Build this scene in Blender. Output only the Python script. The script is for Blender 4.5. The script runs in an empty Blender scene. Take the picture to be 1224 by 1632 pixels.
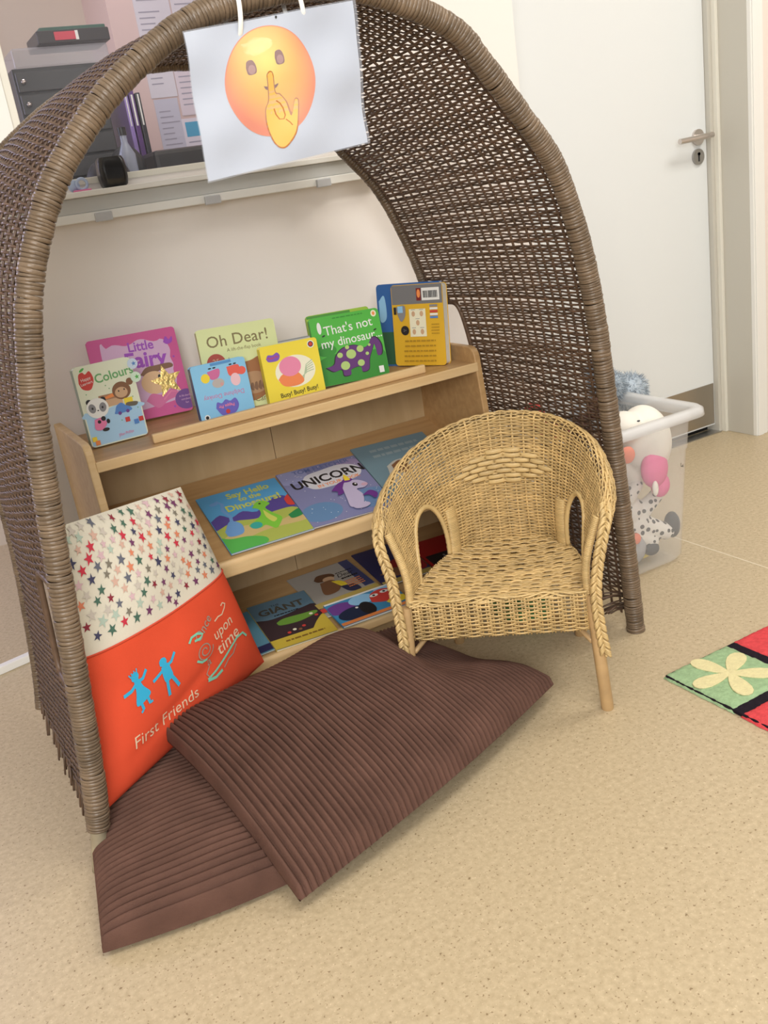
import bpy, bmesh, math, random
import numpy as np
from mathutils import Vector, Matrix
random.seed(7); rng = np.random.default_rng(7)
S = bpy.context.scene; COL = S.collection
PI = math.pi

# ------------------------------------------------------------------ camera, world, lights, exposure
CAMH = 1.1
def cam_axes(yaw, pitch, roll):
    f = np.array([math.sin(yaw)*math.cos(pitch), math.cos(yaw)*math.cos(pitch), -math.sin(pitch)])
    r0 = np.cross(f, [0, 0, 1]); r0 /= np.linalg.norm(r0); u0 = np.cross(r0, f)
    return math.cos(roll)*r0+math.sin(roll)*u0, -math.sin(roll)*r0+math.cos(roll)*u0, f
cr, cu, cf = cam_axes(math.radians(26.332), math.radians(19.252), math.radians(-8.916))
cd = bpy.data.cameras.new('camera'); cam = bpy.data.objects.new('camera', cd); COL.objects.link(cam)
cam.matrix_world = Matrix(((cr[0], cu[0], -cf[0], 0), (cr[1], cu[1], -cf[1], 0), (cr[2], cu[2], -cf[2], CAMH), (0, 0, 0, 1)))
cd.sensor_fit = 'HORIZONTAL'; cd.sensor_width = 36; cd.lens = 36*1500.9/1224; cd.clip_start = 0.02
S.camera = cam
S.view_settings.view_transform = 'Standard'; S.view_settings.look = 'None'; S.view_settings.gamma = 1.0
S.view_settings.use_curve_mapping = False; S.view_settings.exposure = -0.27
S.cycles.use_denoising = True
S.cycles.max_bounces = 7; S.cycles.transparent_max_bounces = 16
W = bpy.data.worlds.new('world'); S.world = W; W.use_nodes = True
W.node_tree.nodes['Background'].inputs[0].default_value = (0.93, 0.96, 1.0, 1)
W.node_tree.nodes['Background'].inputs[1].default_value = 0.45
def area(name, loc, target, sx, sy, power, color):
    l = bpy.data.lights.new(name, 'AREA'); l.shape = 'RECTANGLE'; l.size = sx; l.size_y = sy; l.energy = power; l.color = color
    o = bpy.data.objects.new(name, l); COL.objects.link(o); o.location = loc
    o.rotation_euler = (Vector(target)-Vector(loc)).to_track_quat('-Z', 'Y').to_euler()
    return o
area('window_daylight_left', (-1.0, -1.7, 1.9), (0.8, 2.2, 0.6), 1.7, 1.3, 122, (1.0, 0.985, 0.96))
area('ceiling_light_near', (0.9, 0.3, 2.64), (0.9, 0.3, 0), 1.2, 0.6, 30, (1.0, 0.955, 0.88))
area('ceiling_light_right', (2.7, 1.2, 2.64), (2.7, 1.3, 0), 1.2, 0.6, 30, (1.0, 0.955, 0.89))
area('office_ceiling_light', (0.6, 3.0, 2.5), (0.6, 3.0, 0), 1.0, 0.4, 9, (1.0, 0.93, 0.95))
area('doorway_daylight', (-0.7, 3.45, 1.5), (0.0, 2.95, 0.0), 0.7, 1.0, 17, (0.68, 0.68, 1.0))

# ------------------------------------------------------------------ materials
MATS = {}
def mat(name, col, rough=0.6, metal=0.0, spec=0.5, noise=None, bump=None, island=None, alpha=None, trans=None):
    """noise=(scale, amount) colour mottling; bump=(scale, strength); island=amount of per strand variation"""
    if name in MATS: return MATS[name]
    m = bpy.data.materials.new(name); m.use_nodes = True; nt = m.node_tree; b = nt.nodes['Principled BSDF']
    b.inputs['Base Color'].default_value = (*col, 1); b.inputs['Roughness'].default_value = rough
    b.inputs['Metallic'].default_value = metal; b.inputs['Specular IOR Level'].default_value = spec
    src = None
    if noise or bump:
        tc = nt.nodes.new('ShaderNodeTexCoord')
    if noise:
        n = nt.nodes.new('ShaderNodeTexNoise'); n.inputs['Scale'].default_value = noise[0]; n.inputs['Detail'].default_value = 4
        nt.links.new(tc.outputs['Object'], n.inputs['Vector'])
        mr = nt.nodes.new('ShaderNodeMapRange'); mr.inputs['From Min'].default_value = 0.3; mr.inputs['From Max'].default_value = 0.7
        mr.inputs['To Min'].default_value = 1-noise[1]; mr.inputs['To Max'].default_value = 1+noise[1]
        nt.links.new(n.outputs['Fac'], mr.inputs['Value']); src = mr.outputs['Result']
    if island:
        g = nt.nodes.new('ShaderNodeNewGeometry'); mr = nt.nodes.new('ShaderNodeMapRange')
        mr.inputs['To Min'].default_value = 1-island; mr.inputs['To Max'].default_value = 1+island
        nt.links.new(g.outputs['Random Per Island'], mr.inputs['Value'])
        if src:
            mu = nt.nodes.new('ShaderNodeMath'); mu.operation = 'MULTIPLY'
            nt.links.new(src, mu.inputs[0]); nt.links.new(mr.outputs['Result'], mu.inputs[1]); src = mu.outputs[0]
        else: src = mr.outputs['Result']
    if src:
        vm = nt.nodes.new('ShaderNodeVectorMath'); vm.operation = 'SCALE'; vm.inputs[0].default_value = col
        nt.links.new(src, vm.inputs['Scale']); nt.links.new(vm.outputs[0], b.inputs['Base Color'])
    if bump:
        n = nt.nodes.new('ShaderNodeTexNoise'); n.inputs['Scale'].default_value = bump[0]; n.inputs['Detail'].default_value = 3
        nt.links.new(tc.outputs['Object'], n.inputs['Vector'])
        bp = nt.nodes.new('ShaderNodeBump'); bp.inputs['Strength'].default_value = bump[1]; bp.inputs['Distance'].default_value = 0.002
        nt.links.new(n.outputs['Fac'], bp.inputs['Height']); nt.links.new(bp.outputs[0], b.inputs['Normal'])
    if alpha is not None: b.inputs['Alpha'].default_value = alpha
    if trans is not None: b.inputs['Transmission Weight'].default_value = trans
    MATS[name] = m; return m

def wood_mat(name, c1, c2, axis_scale=(2, 30, 30)):
    m = bpy.data.materials.new(name); m.use_nodes = True; nt = m.node_tree; b = nt.nodes['Principled BSDF']
    tc = nt.nodes.new('ShaderNodeTexCoord'); mp = nt.nodes.new('ShaderNodeMapping'); mp.inputs['Scale'].default_value = axis_scale
    n = nt.nodes.new('ShaderNodeTexNoise'); n.inputs['Scale'].default_value = 1.6; n.inputs['Detail'].default_value = 5; n.inputs['Distortion'].default_value = 0.6
    r = nt.nodes.new('ShaderNodeValToRGB'); r.color_ramp.elements[0].position = 0.3; r.color_ramp.elements[1].position = 0.75
    r.color_ramp.elements[0].color = (*c1, 1); r.color_ramp.elements[1].color = (*c2, 1)
    nt.links.new(tc.outputs['Object'], mp.inputs[0]); nt.links.new(mp.outputs[0], n.inputs['Vector'])
    nt.links.new(n.outputs['Fac'], r.inputs[0]); nt.links.new(r.outputs[0], b.inputs['Base Color'])
    b.inputs['Roughness'].default_value = 0.42
    MATS[name] = m; return m

def floor_material():
    m = bpy.data.materials.new('speckled_vinyl'); m.use_nodes = True; nt = m.node_tree; b = nt.nodes['Principled BSDF']
    tc = nt.nodes.new('ShaderNodeTexCoord')
    def noise(sc, det, lo, hi, c0, c1):
        n = nt.nodes.new('ShaderNodeTexNoise'); n.inputs['Scale'].default_value = sc; n.inputs['Detail'].default_value = det
        nt.links.new(tc.outputs['Object'], n.inputs['Vector'])
        r = nt.nodes.new('ShaderNodeValToRGB'); r.color_ramp.elements[0].position = lo; r.color_ramp.elements[1].position = hi
        r.color_ramp.elements[0].color = (*c0, 1); r.color_ramp.elements[1].color = (*c1, 1)
        nt.links.new(n.outputs['Fac'], r.inputs[0]); return r
    base = noise(95, 5, 0.30, 0.70, (0.445, 0.355, 0.225), (0.565, 0.465, 0.31))
    dark = noise(170, 2, 0.30, 0.36, (0.45, 0.38, 0.30), (1, 1, 1))
    light = noise(230, 2, 0.62, 0.70, (0, 0, 0), (0.10, 0.09, 0.07))
    mx = nt.nodes.new('ShaderNodeMix'); mx.data_type = 'RGBA'; mx.blend_type = 'MULTIPLY'; mx.inputs['Factor'].default_value = 0.85
    nt.links.new(base.outputs[0], mx.inputs['A']); nt.links.new(dark.outputs[0], mx.inputs['B'])
    ad = nt.nodes.new('ShaderNodeMix'); ad.data_type = 'RGBA'; ad.blend_type = 'ADD'; ad.inputs['Factor'].default_value = 1
    nt.links.new(mx.outputs['Result'], ad.inputs['A']); nt.links.new(light.outputs[0], ad.inputs['B'])
    nt.links.new(ad.outputs['Result'], b.inputs['Base Color'])
    b.inputs['Roughness'].default_value = 0.42; b.inputs['Specular IOR Level'].default_value = 0.45
    return m
M_floor = floor_material()
M_wall = mat('cream_wall', (0.86, 0.805, 0.745), 0.8, bump=(160, 0.06))
M_wallw = mat('pale_wall', (0.88, 0.83, 0.79), 0.8, bump=(160, 0.06))
M_white = mat('white_gloss', (0.84, 0.84, 0.81), 0.35)
M_door = mat('door_laminate', (0.77, 0.80, 0.81), 0.4)
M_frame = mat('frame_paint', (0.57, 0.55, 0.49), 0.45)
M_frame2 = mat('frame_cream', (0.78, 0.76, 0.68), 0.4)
M_steel = mat('brushed_steel', (0.46, 0.42, 0.37), 0.32, 1.0, bump=(60, 0.05))
M_satin = mat('satin_steel', (0.62, 0.57, 0.54), 0.28, 1.0)
M_black = mat('black', (0.012, 0.012, 0.014), 0.3)
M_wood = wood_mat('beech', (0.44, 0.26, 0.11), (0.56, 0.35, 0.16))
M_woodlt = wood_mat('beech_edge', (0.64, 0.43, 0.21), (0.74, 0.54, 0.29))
M_ply = wood_mat('ply_back', (0.46, 0.325, 0.17), (0.56, 0.41, 0.235), (12, 12, 2))
M_grey = mat('grey_trunking', (0.56, 0.57, 0.56), 0.5)

# ------------------------------------------------------------------ mesh helpers
def tag(o, label=None, cat=None, group=None, kind=None):
    if label: o['label'] = label
    if cat: o['category'] = cat
    if group: o['group'] = group
    if kind: o['kind'] = kind
    return o
def empty(name, loc=(0, 0, 0), label=None, cat=None, group=None):
    o = bpy.data.objects.new(name, None); COL.objects.link(o); o.empty_display_size = 0.05; o.location = loc
    return tag(o, label, cat, group)
class G:
    def __init__(s): s.v = []; s.f = []; s.mi = []; s.mats = []
    def m(s, m):
        if m not in s.mats: s.mats.append(m)
        return s.mats.index(m)
    def add(s, vs, fs, m):
        n = len(s.v); k = s.m(m); s.v += [tuple(float(c) for c in p) for p in vs]
        for f in fs: s.f.append(tuple(i+n for i in f)); s.mi.append(k)
    def box(s, a, b, m):
        x0, y0, z0 = a; x1, y1, z1 = b
        s.add([(x0,y0,z0),(x1,y0,z0),(x1,y1,z0),(x0,y1,z0),(x0,y0,z1),(x1,y0,z1),(x1,y1,z1),(x0,y1,z1)],
              [(3,2,1,0),(4,5,6,7),(0,1,5,4),(1,2,6,5),(2,3,7,6),(3,0,4,7)], m)
    def prism(s, pts, d, m):       # pts: planar 3D outline, d: offset vector
        n = len(pts); d = Vector(d); q = [Vector(p) for p in pts]
        s.add(q+[p+d for p in q], [tuple(range(n))[::-1], tuple(range(n, 2*n))]+[(i, (i+1) % n, n+(i+1) % n, n+i) for i in range(n)], m)
    def sweep(s, P, N, hw, ht, m, k=8, closed=False, caps=True, B=None):
        """elliptic tube along P; N = normals; hw along binormal, ht along normal (scalars or arrays)"""
        P = np.asarray(P, float); n = len(P); N = np.asarray(N, float)
        if N.ndim == 1: N = np.tile(N, (n, 1))
        T = np.gradient(P, axis=0) if not closed else (np.roll(P, -1, 0)-np.roll(P, 1, 0))
        T /= np.linalg.norm(T, axis=1)[:, None]+1e-12
        if B is None: B = np.cross(T, N)
        B = B/(np.linalg.norm(B, axis=1)[:, None]+1e-12); N = np.cross(B, T)
        hw = np.broadcast_to(np.asarray(hw, float), (n,)); ht = np.broadcast_to(np.asarray(ht, float), (n,))
        a = np.arange(k)/k*2*PI
        V = P[:, None, :]+B[:, None, :]*(np.cos(a)[None, :, None]*hw[:, None, None])+N[:, None, :]*(np.sin(a)[None, :, None]*ht[:, None, None])
        fs = []
        for i in range(n if closed else n-1):
            i2 = (i+1) % n
            for j in range(k):
                fs.append((i*k+j, i2*k+j, i2*k+(j+1) % k, i*k+(j+1) % k))
        if caps and not closed:
            fs.append(tuple(range(k))); fs.append(tuple((n-1)*k+j for j in range(k))[::-1])
        s.add(V.reshape(-1, 3), fs, m)
    def lathe(s, prof, c, m, k=24, axis='z'):
        vs = []; fs = []
        for r, h in prof:
            for j in range(k):
                a = 2*PI*j/k; x, y = r*math.cos(a), r*math.sin(a)
                if axis == 'z': vs.append((c[0]+x, c[1]+y, c[2]+h))
                elif axis == 'y': vs.append((c[0]+x, c[1]+h, c[2]+y))
                else: vs.append((c[0]+h, c[1]+x, c[2]+y))
        n = len(prof)
        for i in range(n-1):
            for j in range(k): fs.append((i*k+j, i*k+(j+1) % k, (i+1)*k+(j+1) % k, (i+1)*k+j))
        fs.append(tuple(range(k))[::-1]); fs.append(tuple((n-1)*k+j for j in range(k)))
        s.add(vs, fs, m)
    def grid(s, P, m, flip=False):  # P: (a,b,3)
        a, b = P.shape[:2]; fs = []
        for i in range(a-1):
            for j in range(b-1):
                f = (i*b+j, i*b+j+1, (i+1)*b+j+1, (i+1)*b+j); fs.append(f[::-1] if flip else f)
        s.add(P.reshape(-1, 3), fs, m)
    def build(s, name, parent=None, smooth=False, bevel=0, angle=None):
        me = bpy.data.meshes.new(name); me.from_pydata(s.v, [], s.f)
        for m in s.mats: me.materials.append(m)
        me.polygons.foreach_set('material_index', s.mi)
        if smooth: me.polygons.foreach_set('use_smooth', [True]*len(s.f))
        me.update()
        bm = bmesh.new(); bm.from_mesh(me); bmesh.ops.recalc_face_normals(bm, faces=bm.faces) if not getattr(s, 'keep', False) else None
        bm.to_mesh(me); bm.free()
        if angle is not None: me.set_sharp_from_angle(angle=angle)
        o = bpy.data.objects.new(name, me); COL.objects.link(o)
        if parent: o.parent = parent
        if bevel:
            b = o.modifiers.new('bevel', 'BEVEL'); b.width = bevel; b.segments = 2; b.limit_method = 'ANGLE'; b.angle_limit = 0.6
        return o
def box(name, a, b, m, parent=None, bevel=0):
    g = G(); g.box(a, b, m); return g.build(name, parent, bevel=bevel)
def struct(o): o['kind'] = 'structure'; return o

def catmull(pts, n):
    pts = np.asarray(pts, float)
    d = np.r_[0, np.cumsum(np.linalg.norm(np.diff(pts, axis=0), axis=1))]
    P = np.vstack([2*pts[0]-pts[1], pts, 2*pts[-1]-pts[-2]]); out = []
    for i in range(len(pts)-1):
        p0, p1, p2, p3 = P[i:i+4]; t = np.linspace(0, 1, 40, endpoint=False)[:, None]
        out.append(0.5*((2*p1)+(-p0+p2)*t+(2*p0-5*p1+4*p2-p3)*t*t+(-p0+3*p1-3*p2+p3)*t**3))
    out = np.vstack(out+[pts[-1:]])
    L = np.r_[0, np.cumsum(np.linalg.norm(np.diff(out, axis=0), axis=1))]
    q = np.linspace(0, L[-1], n)
    return np.stack([np.interp(q, L, out[:, k]) for k in range(out.shape[1])], 1), L[-1]
def sstep(x, a, b):
    t = np.clip((np.asarray(x, float)-a)/(b-a), 0, 1); return t*t*(3-2*t)

# ------------------------------------------------------------------ printed artwork (thin ink layers on a surface)
_TC = {}
def text_mesh(s, bold=0.0, spacing=1.0, shear=0.0):
    key = (s, bold, spacing, shear)
    if key in _TC: return _TC[key]
    c = bpy.data.curves.new('t', 'FONT'); c.body = s; c.offset = bold; c.space_character = spacing; c.shear = shear
    c.align_x = 'CENTER'; c.align_y = 'CENTER'; c.size = 1; c.resolution_u = 3
    o = bpy.data.objects.new('t', c); COL.objects.link(o); bpy.context.view_layer.update()
    dg = bpy.context.evaluated_depsgraph_get(); me = bpy.data.meshes.new_from_object(o.evaluated_get(dg))
    v = [tuple(p.co[:2]) for p in me.vertices]; f = [tuple(p.vertices) for p in me.polygons]
    bpy.data.objects.remove(o); bpy.data.curves.remove(c); bpy.data.meshes.remove(me)
    _TC[key] = (v, f); return _TC[key]
class Ink:
    def __init__(s, lift=0.0004, step=0.00012, sc=1.0): s.g = G(); s.lift = lift; s.step = step; s.k = 0; s.sc = sc
    def raw(s, v, f, m):
        z = s.lift+s.step*s.k; s.k += 1
        s.g.add([(x*s.sc, y*s.sc, z) for x, y in v], f, m)
    clip = None
    def poly(s, pts, m):
        if s.clip:
            W_, H_ = s.clip
            for ax, lim, sgn in ((0, 0.4, 1), (0, W_-0.4, -1), (1, 0.4, 1), (1, H_-0.4, -1)):
                out = []
                for i in range(len(pts)):
                    a, b = pts[i-1], pts[i]; ia, ib = (a[ax]-lim)*sgn >= 0, (b[ax]-lim)*sgn >= 0
                    if ia != ib: t = (lim-a[ax])/(b[ax]-a[ax]); out.append((a[0]+(b[0]-a[0])*t, a[1]+(b[1]-a[1])*t))
                    if ib: out.append(b)
                pts = out
                if len(pts) < 3: return
        s.raw(pts, [tuple(range(len(pts)))], m)
    def rect(s, x0, y0, x1, y1, m): s.poly([(x0,y0),(x1,y0),(x1,y1),(x0,y1)], m)
    def ell(s, cx, cy, rx, ry, m, rot=0, n=28, a0=0, a1=360):
        c, sn = math.cos(math.radians(rot)), math.sin(math.radians(rot)); p = []
        full = abs(a1-a0) >= 360
        for i in range(n if full else n+1):
            a = math.radians(a0+(a1-a0)*i/n); x, y = rx*math.cos(a), ry*math.sin(a); p.append((cx+x*c-y*sn, cy+x*sn+y*c))
        s.poly(p, m)
    def star(s, cx, cy, r, m, rot=0, inner=0.42, n=5):
        p = []
        for i in range(2*n):
            a = math.radians(rot+90)+PI*i/n; q = r if i % 2 == 0 else r*inner; p.append((cx+q*math.cos(a), cy+q*math.sin(a)))
        s.poly(p, m)
    def line(s, pts, w, m):
        pts = [Vector(p) for p in pts]; L = []; R = []
        for i, p in enumerate(pts):
            t = (pts[min(i+1, len(pts)-1)]-pts[max(i-1, 0)]).normalized(); n = Vector((-t.y, t.x))*w/2
            L.append(tuple(p+n)); R.append(tuple(p-n))
        n = len(pts); s.raw(L+R, [(i, i+1, n+i+1, n+i) for i in range(n-1)], m)
    def blob(s, pts, m, n=8):
        q, _ = catmull(np.array(list(pts)+[pts[0]]), len(pts)*n+1); s.poly([tuple(p) for p in q[:-1]], m)
    def text(s, t, x, y, size, m, rot=0, sx=1.0, bold=0.0, shear=0.0, spacing=1.0):
        v, f = text_mesh(t, bold, spacing, shear); c, sn = math.cos(math.radians(rot)), math.sin(math.radians(rot))
        s.raw([(x+(a*sx*c-b*sn)*size, y+(a*sx*sn+b*c)*size) for a, b in v], f, m)
    def greek(s, x0, x1, y, rows, dy, m, h=None):     # small illegible lines of print
        h = h or dy*0.35
        for r in range(rows):
            x = x0+random.uniform(0, .06)*(x1-x0)
            while x < x1-0.002:
                w = random.uniform(.06, .16)*(x1-x0); w = min(w, x1-x)
                s.rect(x, y-r*dy, x+w, y-r*dy+h, m); x += w+.025*(x1-x0)
    def build(s, name, parent, fn=None, maxlen=None):
        o = s.g.build(name, parent)
        me = o.data
        if fn:
            bm = bmesh.new(); bm.from_mesh(me)
            bmesh.ops.triangulate(bm, faces=bm.faces)
            for _ in range(5):
                es = [e for e in bm.edges if e.calc_length() > maxlen]
                if not es: break
                bmesh.ops.subdivide_edges(bm, edges=es, cuts=1, use_grid_fill=False)
                bmesh.ops.triangulate(bm, faces=[f for f in bm.faces if len(f.verts) > 3])
            for v in bm.verts: v.co = fn(v.co.x, v.co.y, v.co.z)
            bm.normal_update(); bm.to_mesh(me); bm.free()
        return o
def ink(name, col, rough=0.45): return mat('ink_'+name, col, rough)
K = ink('black', (0.02, 0.018, 0.02)); Wt = ink('white', (0.85, 0.85, 0.83)); RED = ink('red', (0.62, 0.06, 0.05))
YEL = ink('yellow', (0.88, 0.68, 0.05)); BLU = ink('blue', (0.10, 0.25, 0.62)); SKY = ink('sky', (0.30, 0.58, 0.86))
GRN = ink('green', (0.10, 0.45, 0.09)); PNK = ink('pink', (0.80, 0.22, 0.42)); ORG = ink('orange', (0.85, 0.28, 0.08))
BRN = ink('brown', (0.23, 0.11, 0.055)); PUR = ink('purple', (0.17, 0.06, 0.30)); LIL = ink('lilac', (0.72, 0.42, 0.68))
GRY = ink('grey', (0.25, 0.25, 0.27)); TAN = ink('tan', (0.62, 0.40, 0.24)); CRM = ink('cream', (0.85, 0.82, 0.62))

# ------------------------------------------------------------------ the room
struct(box('floor', (-2.6, -3.6, -0.06), (4.4, 4.0, 0), M_floor))
struct(box('ceiling', (-2.6, -3.6, 2.7), (4.4, 4.0, 2.8), M_white))
WY = 2.38                                   # face of the wall behind the book corner
g = G()
WX0, WX1, WZ0 = 0.41, 1.27, 1.19            # window opening to the office
g.box((0.25, WY, 0), (WX0, WY+0.12, 2.7), M_wallw)
g.box((WX0, WY, 0), (WX1, WY+0.12, WZ0), M_wallw)
g.box((WX0, WY, 1.95), (WX1, WY+0.12, 2.7), M_wallw)
g.box((WX1, WY, 0), (1.82, WY+0.12, 2.7), M_wallw)
g.box((1.82, WY, 2.02), (2.78, WY+0.12, 2.7), M_wall)
g.box((-1.0, WY, 2.02), (0.25, WY+0.12, 2.7), M_wallw)
g.box((-2.6, WY, 0), (-1.0, WY+0.12, 2.7), M_wallw)
struct(g.build('wall_back'))
g = G(); g.box((2.81, WY, 0), (4.4, WY+0.12, 2.7), mat('pink_wall', (0.82, 0.72, 0.66), 0.8)); struct(g.build('wall_back_right'))
struct(box('wall_left', (-2.7, -3.6, 0), (-2.6, 4.0, 2.7), M_wall))
struct(box('wall_right', (4.4, -3.6, 0), (4.5, 4.0, 2.7), M_wall))
g = G()                                     # office behind the glass
M_pinkw = mat('office_pink', (0.78, 0.60, 0.575), 0.8); M_beigew = mat('office_beige', (0.62, 0.54, 0.46), 0.8)
g.box((0.985, 3.45, 0), (1.82, 3.55, 2.7), M_pinkw); g.box((-2.6, 3.75, 0), (0.985, 3.85, 2.7), M_beigew)
g.box((0.985, 3.55, 0), (1.02, 3.75, 2.7), M_pinkw); g.box((1.74, 2.5, 0), (1.82, 3.45, 2.7), M_pinkw)
struct(g.build('wall_office'))
# frames round the office window and the open doorway at the left
g = G()
g.box((WX0-0.075, WY-0.012, 1.19), (WX0, WY+0.05, 2.02), M_white)
g.box((WX0, WY-0.004, 1.19), (WX0+0.018, WY+0.05, 1.95), M_frame2)
g.box((WX1-0.02, WY-0.004, 1.19), (WX1+0.01, WY+0.05, 1.95), M_white)
g.box((WX0-0.075, WY-0.012, 1.95), (WX1+0.01, WY+0.05, 2.02), M_white)
g.box((WX0, WY-0.004, 1.19), (WX1, WY+0.04, 1.205), M_frame2)
wf = struct(g.build('window_1', bevel=0.002))
gl = mat('glass', (0.35, 0.35, 0.38), 0.02, alpha=0.07, spec=0.9)
gg = G(); gg.box((WX0+0.018, WY+0.045, 1.2), (WX1-0.02, WY+0.049, 1.95), gl); gg.build('glass_pane', wf)
g = G()                                     # sill, grey trunking with clips underneath
g.box((WX0-0.06, WY-0.065, 1.162), (WX1+0.05, WY, 1.175), M_white)
g.box((WX0-0.06, WY-0.05, 1.128), (WX1+0.045, WY, 1.162), M_grey)
g.box((WX0-0.06, WY-0.053, 1.108), (WX1+0.045, WY, 1.128), M_white)
sill = struct(g.build('trim_1', bevel=0.002))
for x in (0.53, 0.80, 1.105):
    box('clip', (x, WY-0.062, 1.104), (x+0.04, WY-0.05, 1.124), mat('clip_grey', (0.52, 0.53, 0.55), 0.35), sill, 0.002)
g = G(); g.box((0.22, WY-0.01, 0), (0.25, WY+0.13, 2.06), M_white); g.box((-1.0, WY-0.01, 2.02), (0.25, WY+0.13, 2.06), M_white)
struct(g.build('trim_2', bevel=0.002))
g = G(); a = np.array([-0.9, 2.30]); d = np.array([0.9, 0.22])
g.prism([(-0.30, 2.475, 0.0), (0.25, 2.607, 0.0), (0.245, 2.629, 0.0), (-0.305, 2.497, 0.0)], (0, 0, 0.022), M_white)
struct(g.build('trim_3', bevel=0.002))
# white flush door in its recess at the right
dr = struct(box('door_1', (1.84, 2.54, 0.028), (2.728, 2.585, 2.02), M_door))
g = G(); g.box((1.86, 2.536, 0.035), (2.722, 2.54, 0.192), M_steel); g.build('kick_plate', dr)
hd = G(); hd.lathe([(0.0265, -0.009), (0.0265, 0), (0.001, 0)], (2.685, 2.54, 1.076), M_satin, 28, 'y'); ho = hd.build('handle', dr, smooth=True, angle=0.6)
hd = G(); p, _ = catmull([(2.685, 2.531, 1.076), (2.685, 2.50, 1.076), (2.678, 2.485, 1.076), (2.65, 2.483, 1.075), (2.60, 2.484, 1.073), (2.548, 2.486, 1.071)], 26)
hd.sweep(p, (0, 0, 1), 0.0095, 0.0095, M_satin, 14)
hd.sweep(np.array([(2.678, 2.486, 1.076), (2.69, 2.486, 1.077), (2.703, 2.486, 1.0775)]), (0, 0, 1), 0.0095, 0.0095, M_satin, 14); hd.build('lever', ho, smooth=True, angle=0.8)
hd = G(); hd.lathe([(0.0265, -0.008), (0.0265, 0), (0.001, 0)], (2.683, 2.54, 1.012), mat('zinc', (0.42, 0.41, 0.40), 0.35, 1.0), 28, 'y')
hd.box((2.680, 2.531, 0.996), (2.686, 2.533, 1.022), M_black); hd.lathe([(0.0055, -0.0095), (0.001, -0.0095)], (2.684, 2.54, 1.021), M_black, 12, 'y')
hd.build('keyhole', dr)
g = G()                                     # frame: rebate, bead, wide reveal, architrave
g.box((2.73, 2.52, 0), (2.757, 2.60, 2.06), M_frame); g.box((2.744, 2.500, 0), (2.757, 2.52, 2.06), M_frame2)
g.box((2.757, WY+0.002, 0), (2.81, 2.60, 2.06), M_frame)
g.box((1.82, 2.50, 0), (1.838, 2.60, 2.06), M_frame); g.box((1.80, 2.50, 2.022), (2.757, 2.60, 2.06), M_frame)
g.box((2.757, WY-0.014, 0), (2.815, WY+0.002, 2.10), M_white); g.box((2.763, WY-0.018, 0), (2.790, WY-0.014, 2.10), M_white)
struct(g.build('trim_4', bevel=0.0015))
g = G(); g.box((1.84, 2.512, 0), (2.735, 2.56, 0.004), mat('aluminium_strip', (0.55, 0.54, 0.52), 0.35, 1.0)); g.box((1.84, 2.58, 0.0), (2.735, 2.7, 0.03), M_black)  # threshold strip; black block behind it paints the shade in the gap under the door
struct(g.build('trim_5'))
struct(box('wall_behind_door', (1.82, 2.70, 0), (2.9, 2.75, 2.7), M_wall))
g = G(); g.box((1.861, -3.0, 0), (1.8645, 2.50, 0.0006), mat('weld_seam', (0.74, 0.66, 0.52), 0.4)); struct(g.build('trim_6'))

# ------------------------------------------------------------------ bookcase
bc = empty('bookcase', (0.82, 2.15, 0), 'beech display bookcase with two sloping shelves standing against the wall inside the wicker hood', 'bookcase')
def child(o, p):
    o.parent = p; o.matrix_parent_inverse = Matrix.Translation(p.location).inverted() if not p.parent else Matrix.Identity(4); return o
BX0, BX1 = 0.318, 1.322
for x in (BX0, BX1-0.018):
    g = G(); pts = [(1.925, 0), (2.32, 0), (2.32, 0.672)]
    pts += [(2.02+0.0, 0.672)]+[(2.02-0.03*math.sin(a), 0.642+0.03*math.cos(a)) for a in np.linspace(0.2, 1.5, 6)]
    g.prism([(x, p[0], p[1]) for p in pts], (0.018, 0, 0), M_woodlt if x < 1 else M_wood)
    child(g.build('side_panel', bevel=0.003), bc)
g = G(); g.box((BX0+0.020, 1.992, 0.612), (BX1-0.018, 2.32, 0.632), M_wood); g.box((BX0+0.016, 1.986, 0.610), (BX1-0.012, 1.992, 0.633), M_woodlt)
child(g.build('top_shelf', bevel=0.002), bc)
g = G(); g.box((0.472, 2.022, 0.632), (1.178, 2.036, 0.653), M_woodlt); child(g.build('batten', bevel=0.003), bc)
def slope_shelf(name, y0, z0, y1, z1, th, lip):
    g = G(); xa, xb = BX0+0.018, BX1-0.018
    g.prism([(xa, y0, z0-th), (xa, y1, z1-th), (xa, y1, z1), (xa, y0, z0)], (xb-xa, 0, 0), M_wood)
    child(g.build(name), bc)
    g = G(); g.prism([(xa, y0-0.016, z0-0.024), (xa, y0, z0-0.024), (xa, y0, z0+lip), (xa, y0-0.010, z0+lip), (xa, y0-0.016, z0+lip-0.008)], (xb-xa, 0, 0), M_woodlt)
    child(g.build('shelf_lip', bevel=0.003), bc)
slope_shelf('sloping_shelf', 1.956, 0.333, 2.278, 0.452, 0.015, 0.014)
slope_shelf('bottom_shelf', 1.944, 0.086, 2.278, 0.130, 0.015, 0.004)
g = G(); xs = 0.838
g.box((BX0+0.018, 2.28, 0.0), (xs-0.001, 2.288, 0.612), M_ply); g.box((xs+0.001, 2.28, 0.0), (BX1-0.018, 2.288, 0.612), M_ply)
g.box((xs-0.002, 2.284, 0), (xs+0.002, 2.289, 0.612), BRN)
child(g.build('back_panel'), bc)
g = G(); g.box((BX0+0.018, 1.95, 0), (BX1-0.018, 1.962, 0.068), M_ply); child(g.build('plinth'), bc)

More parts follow.
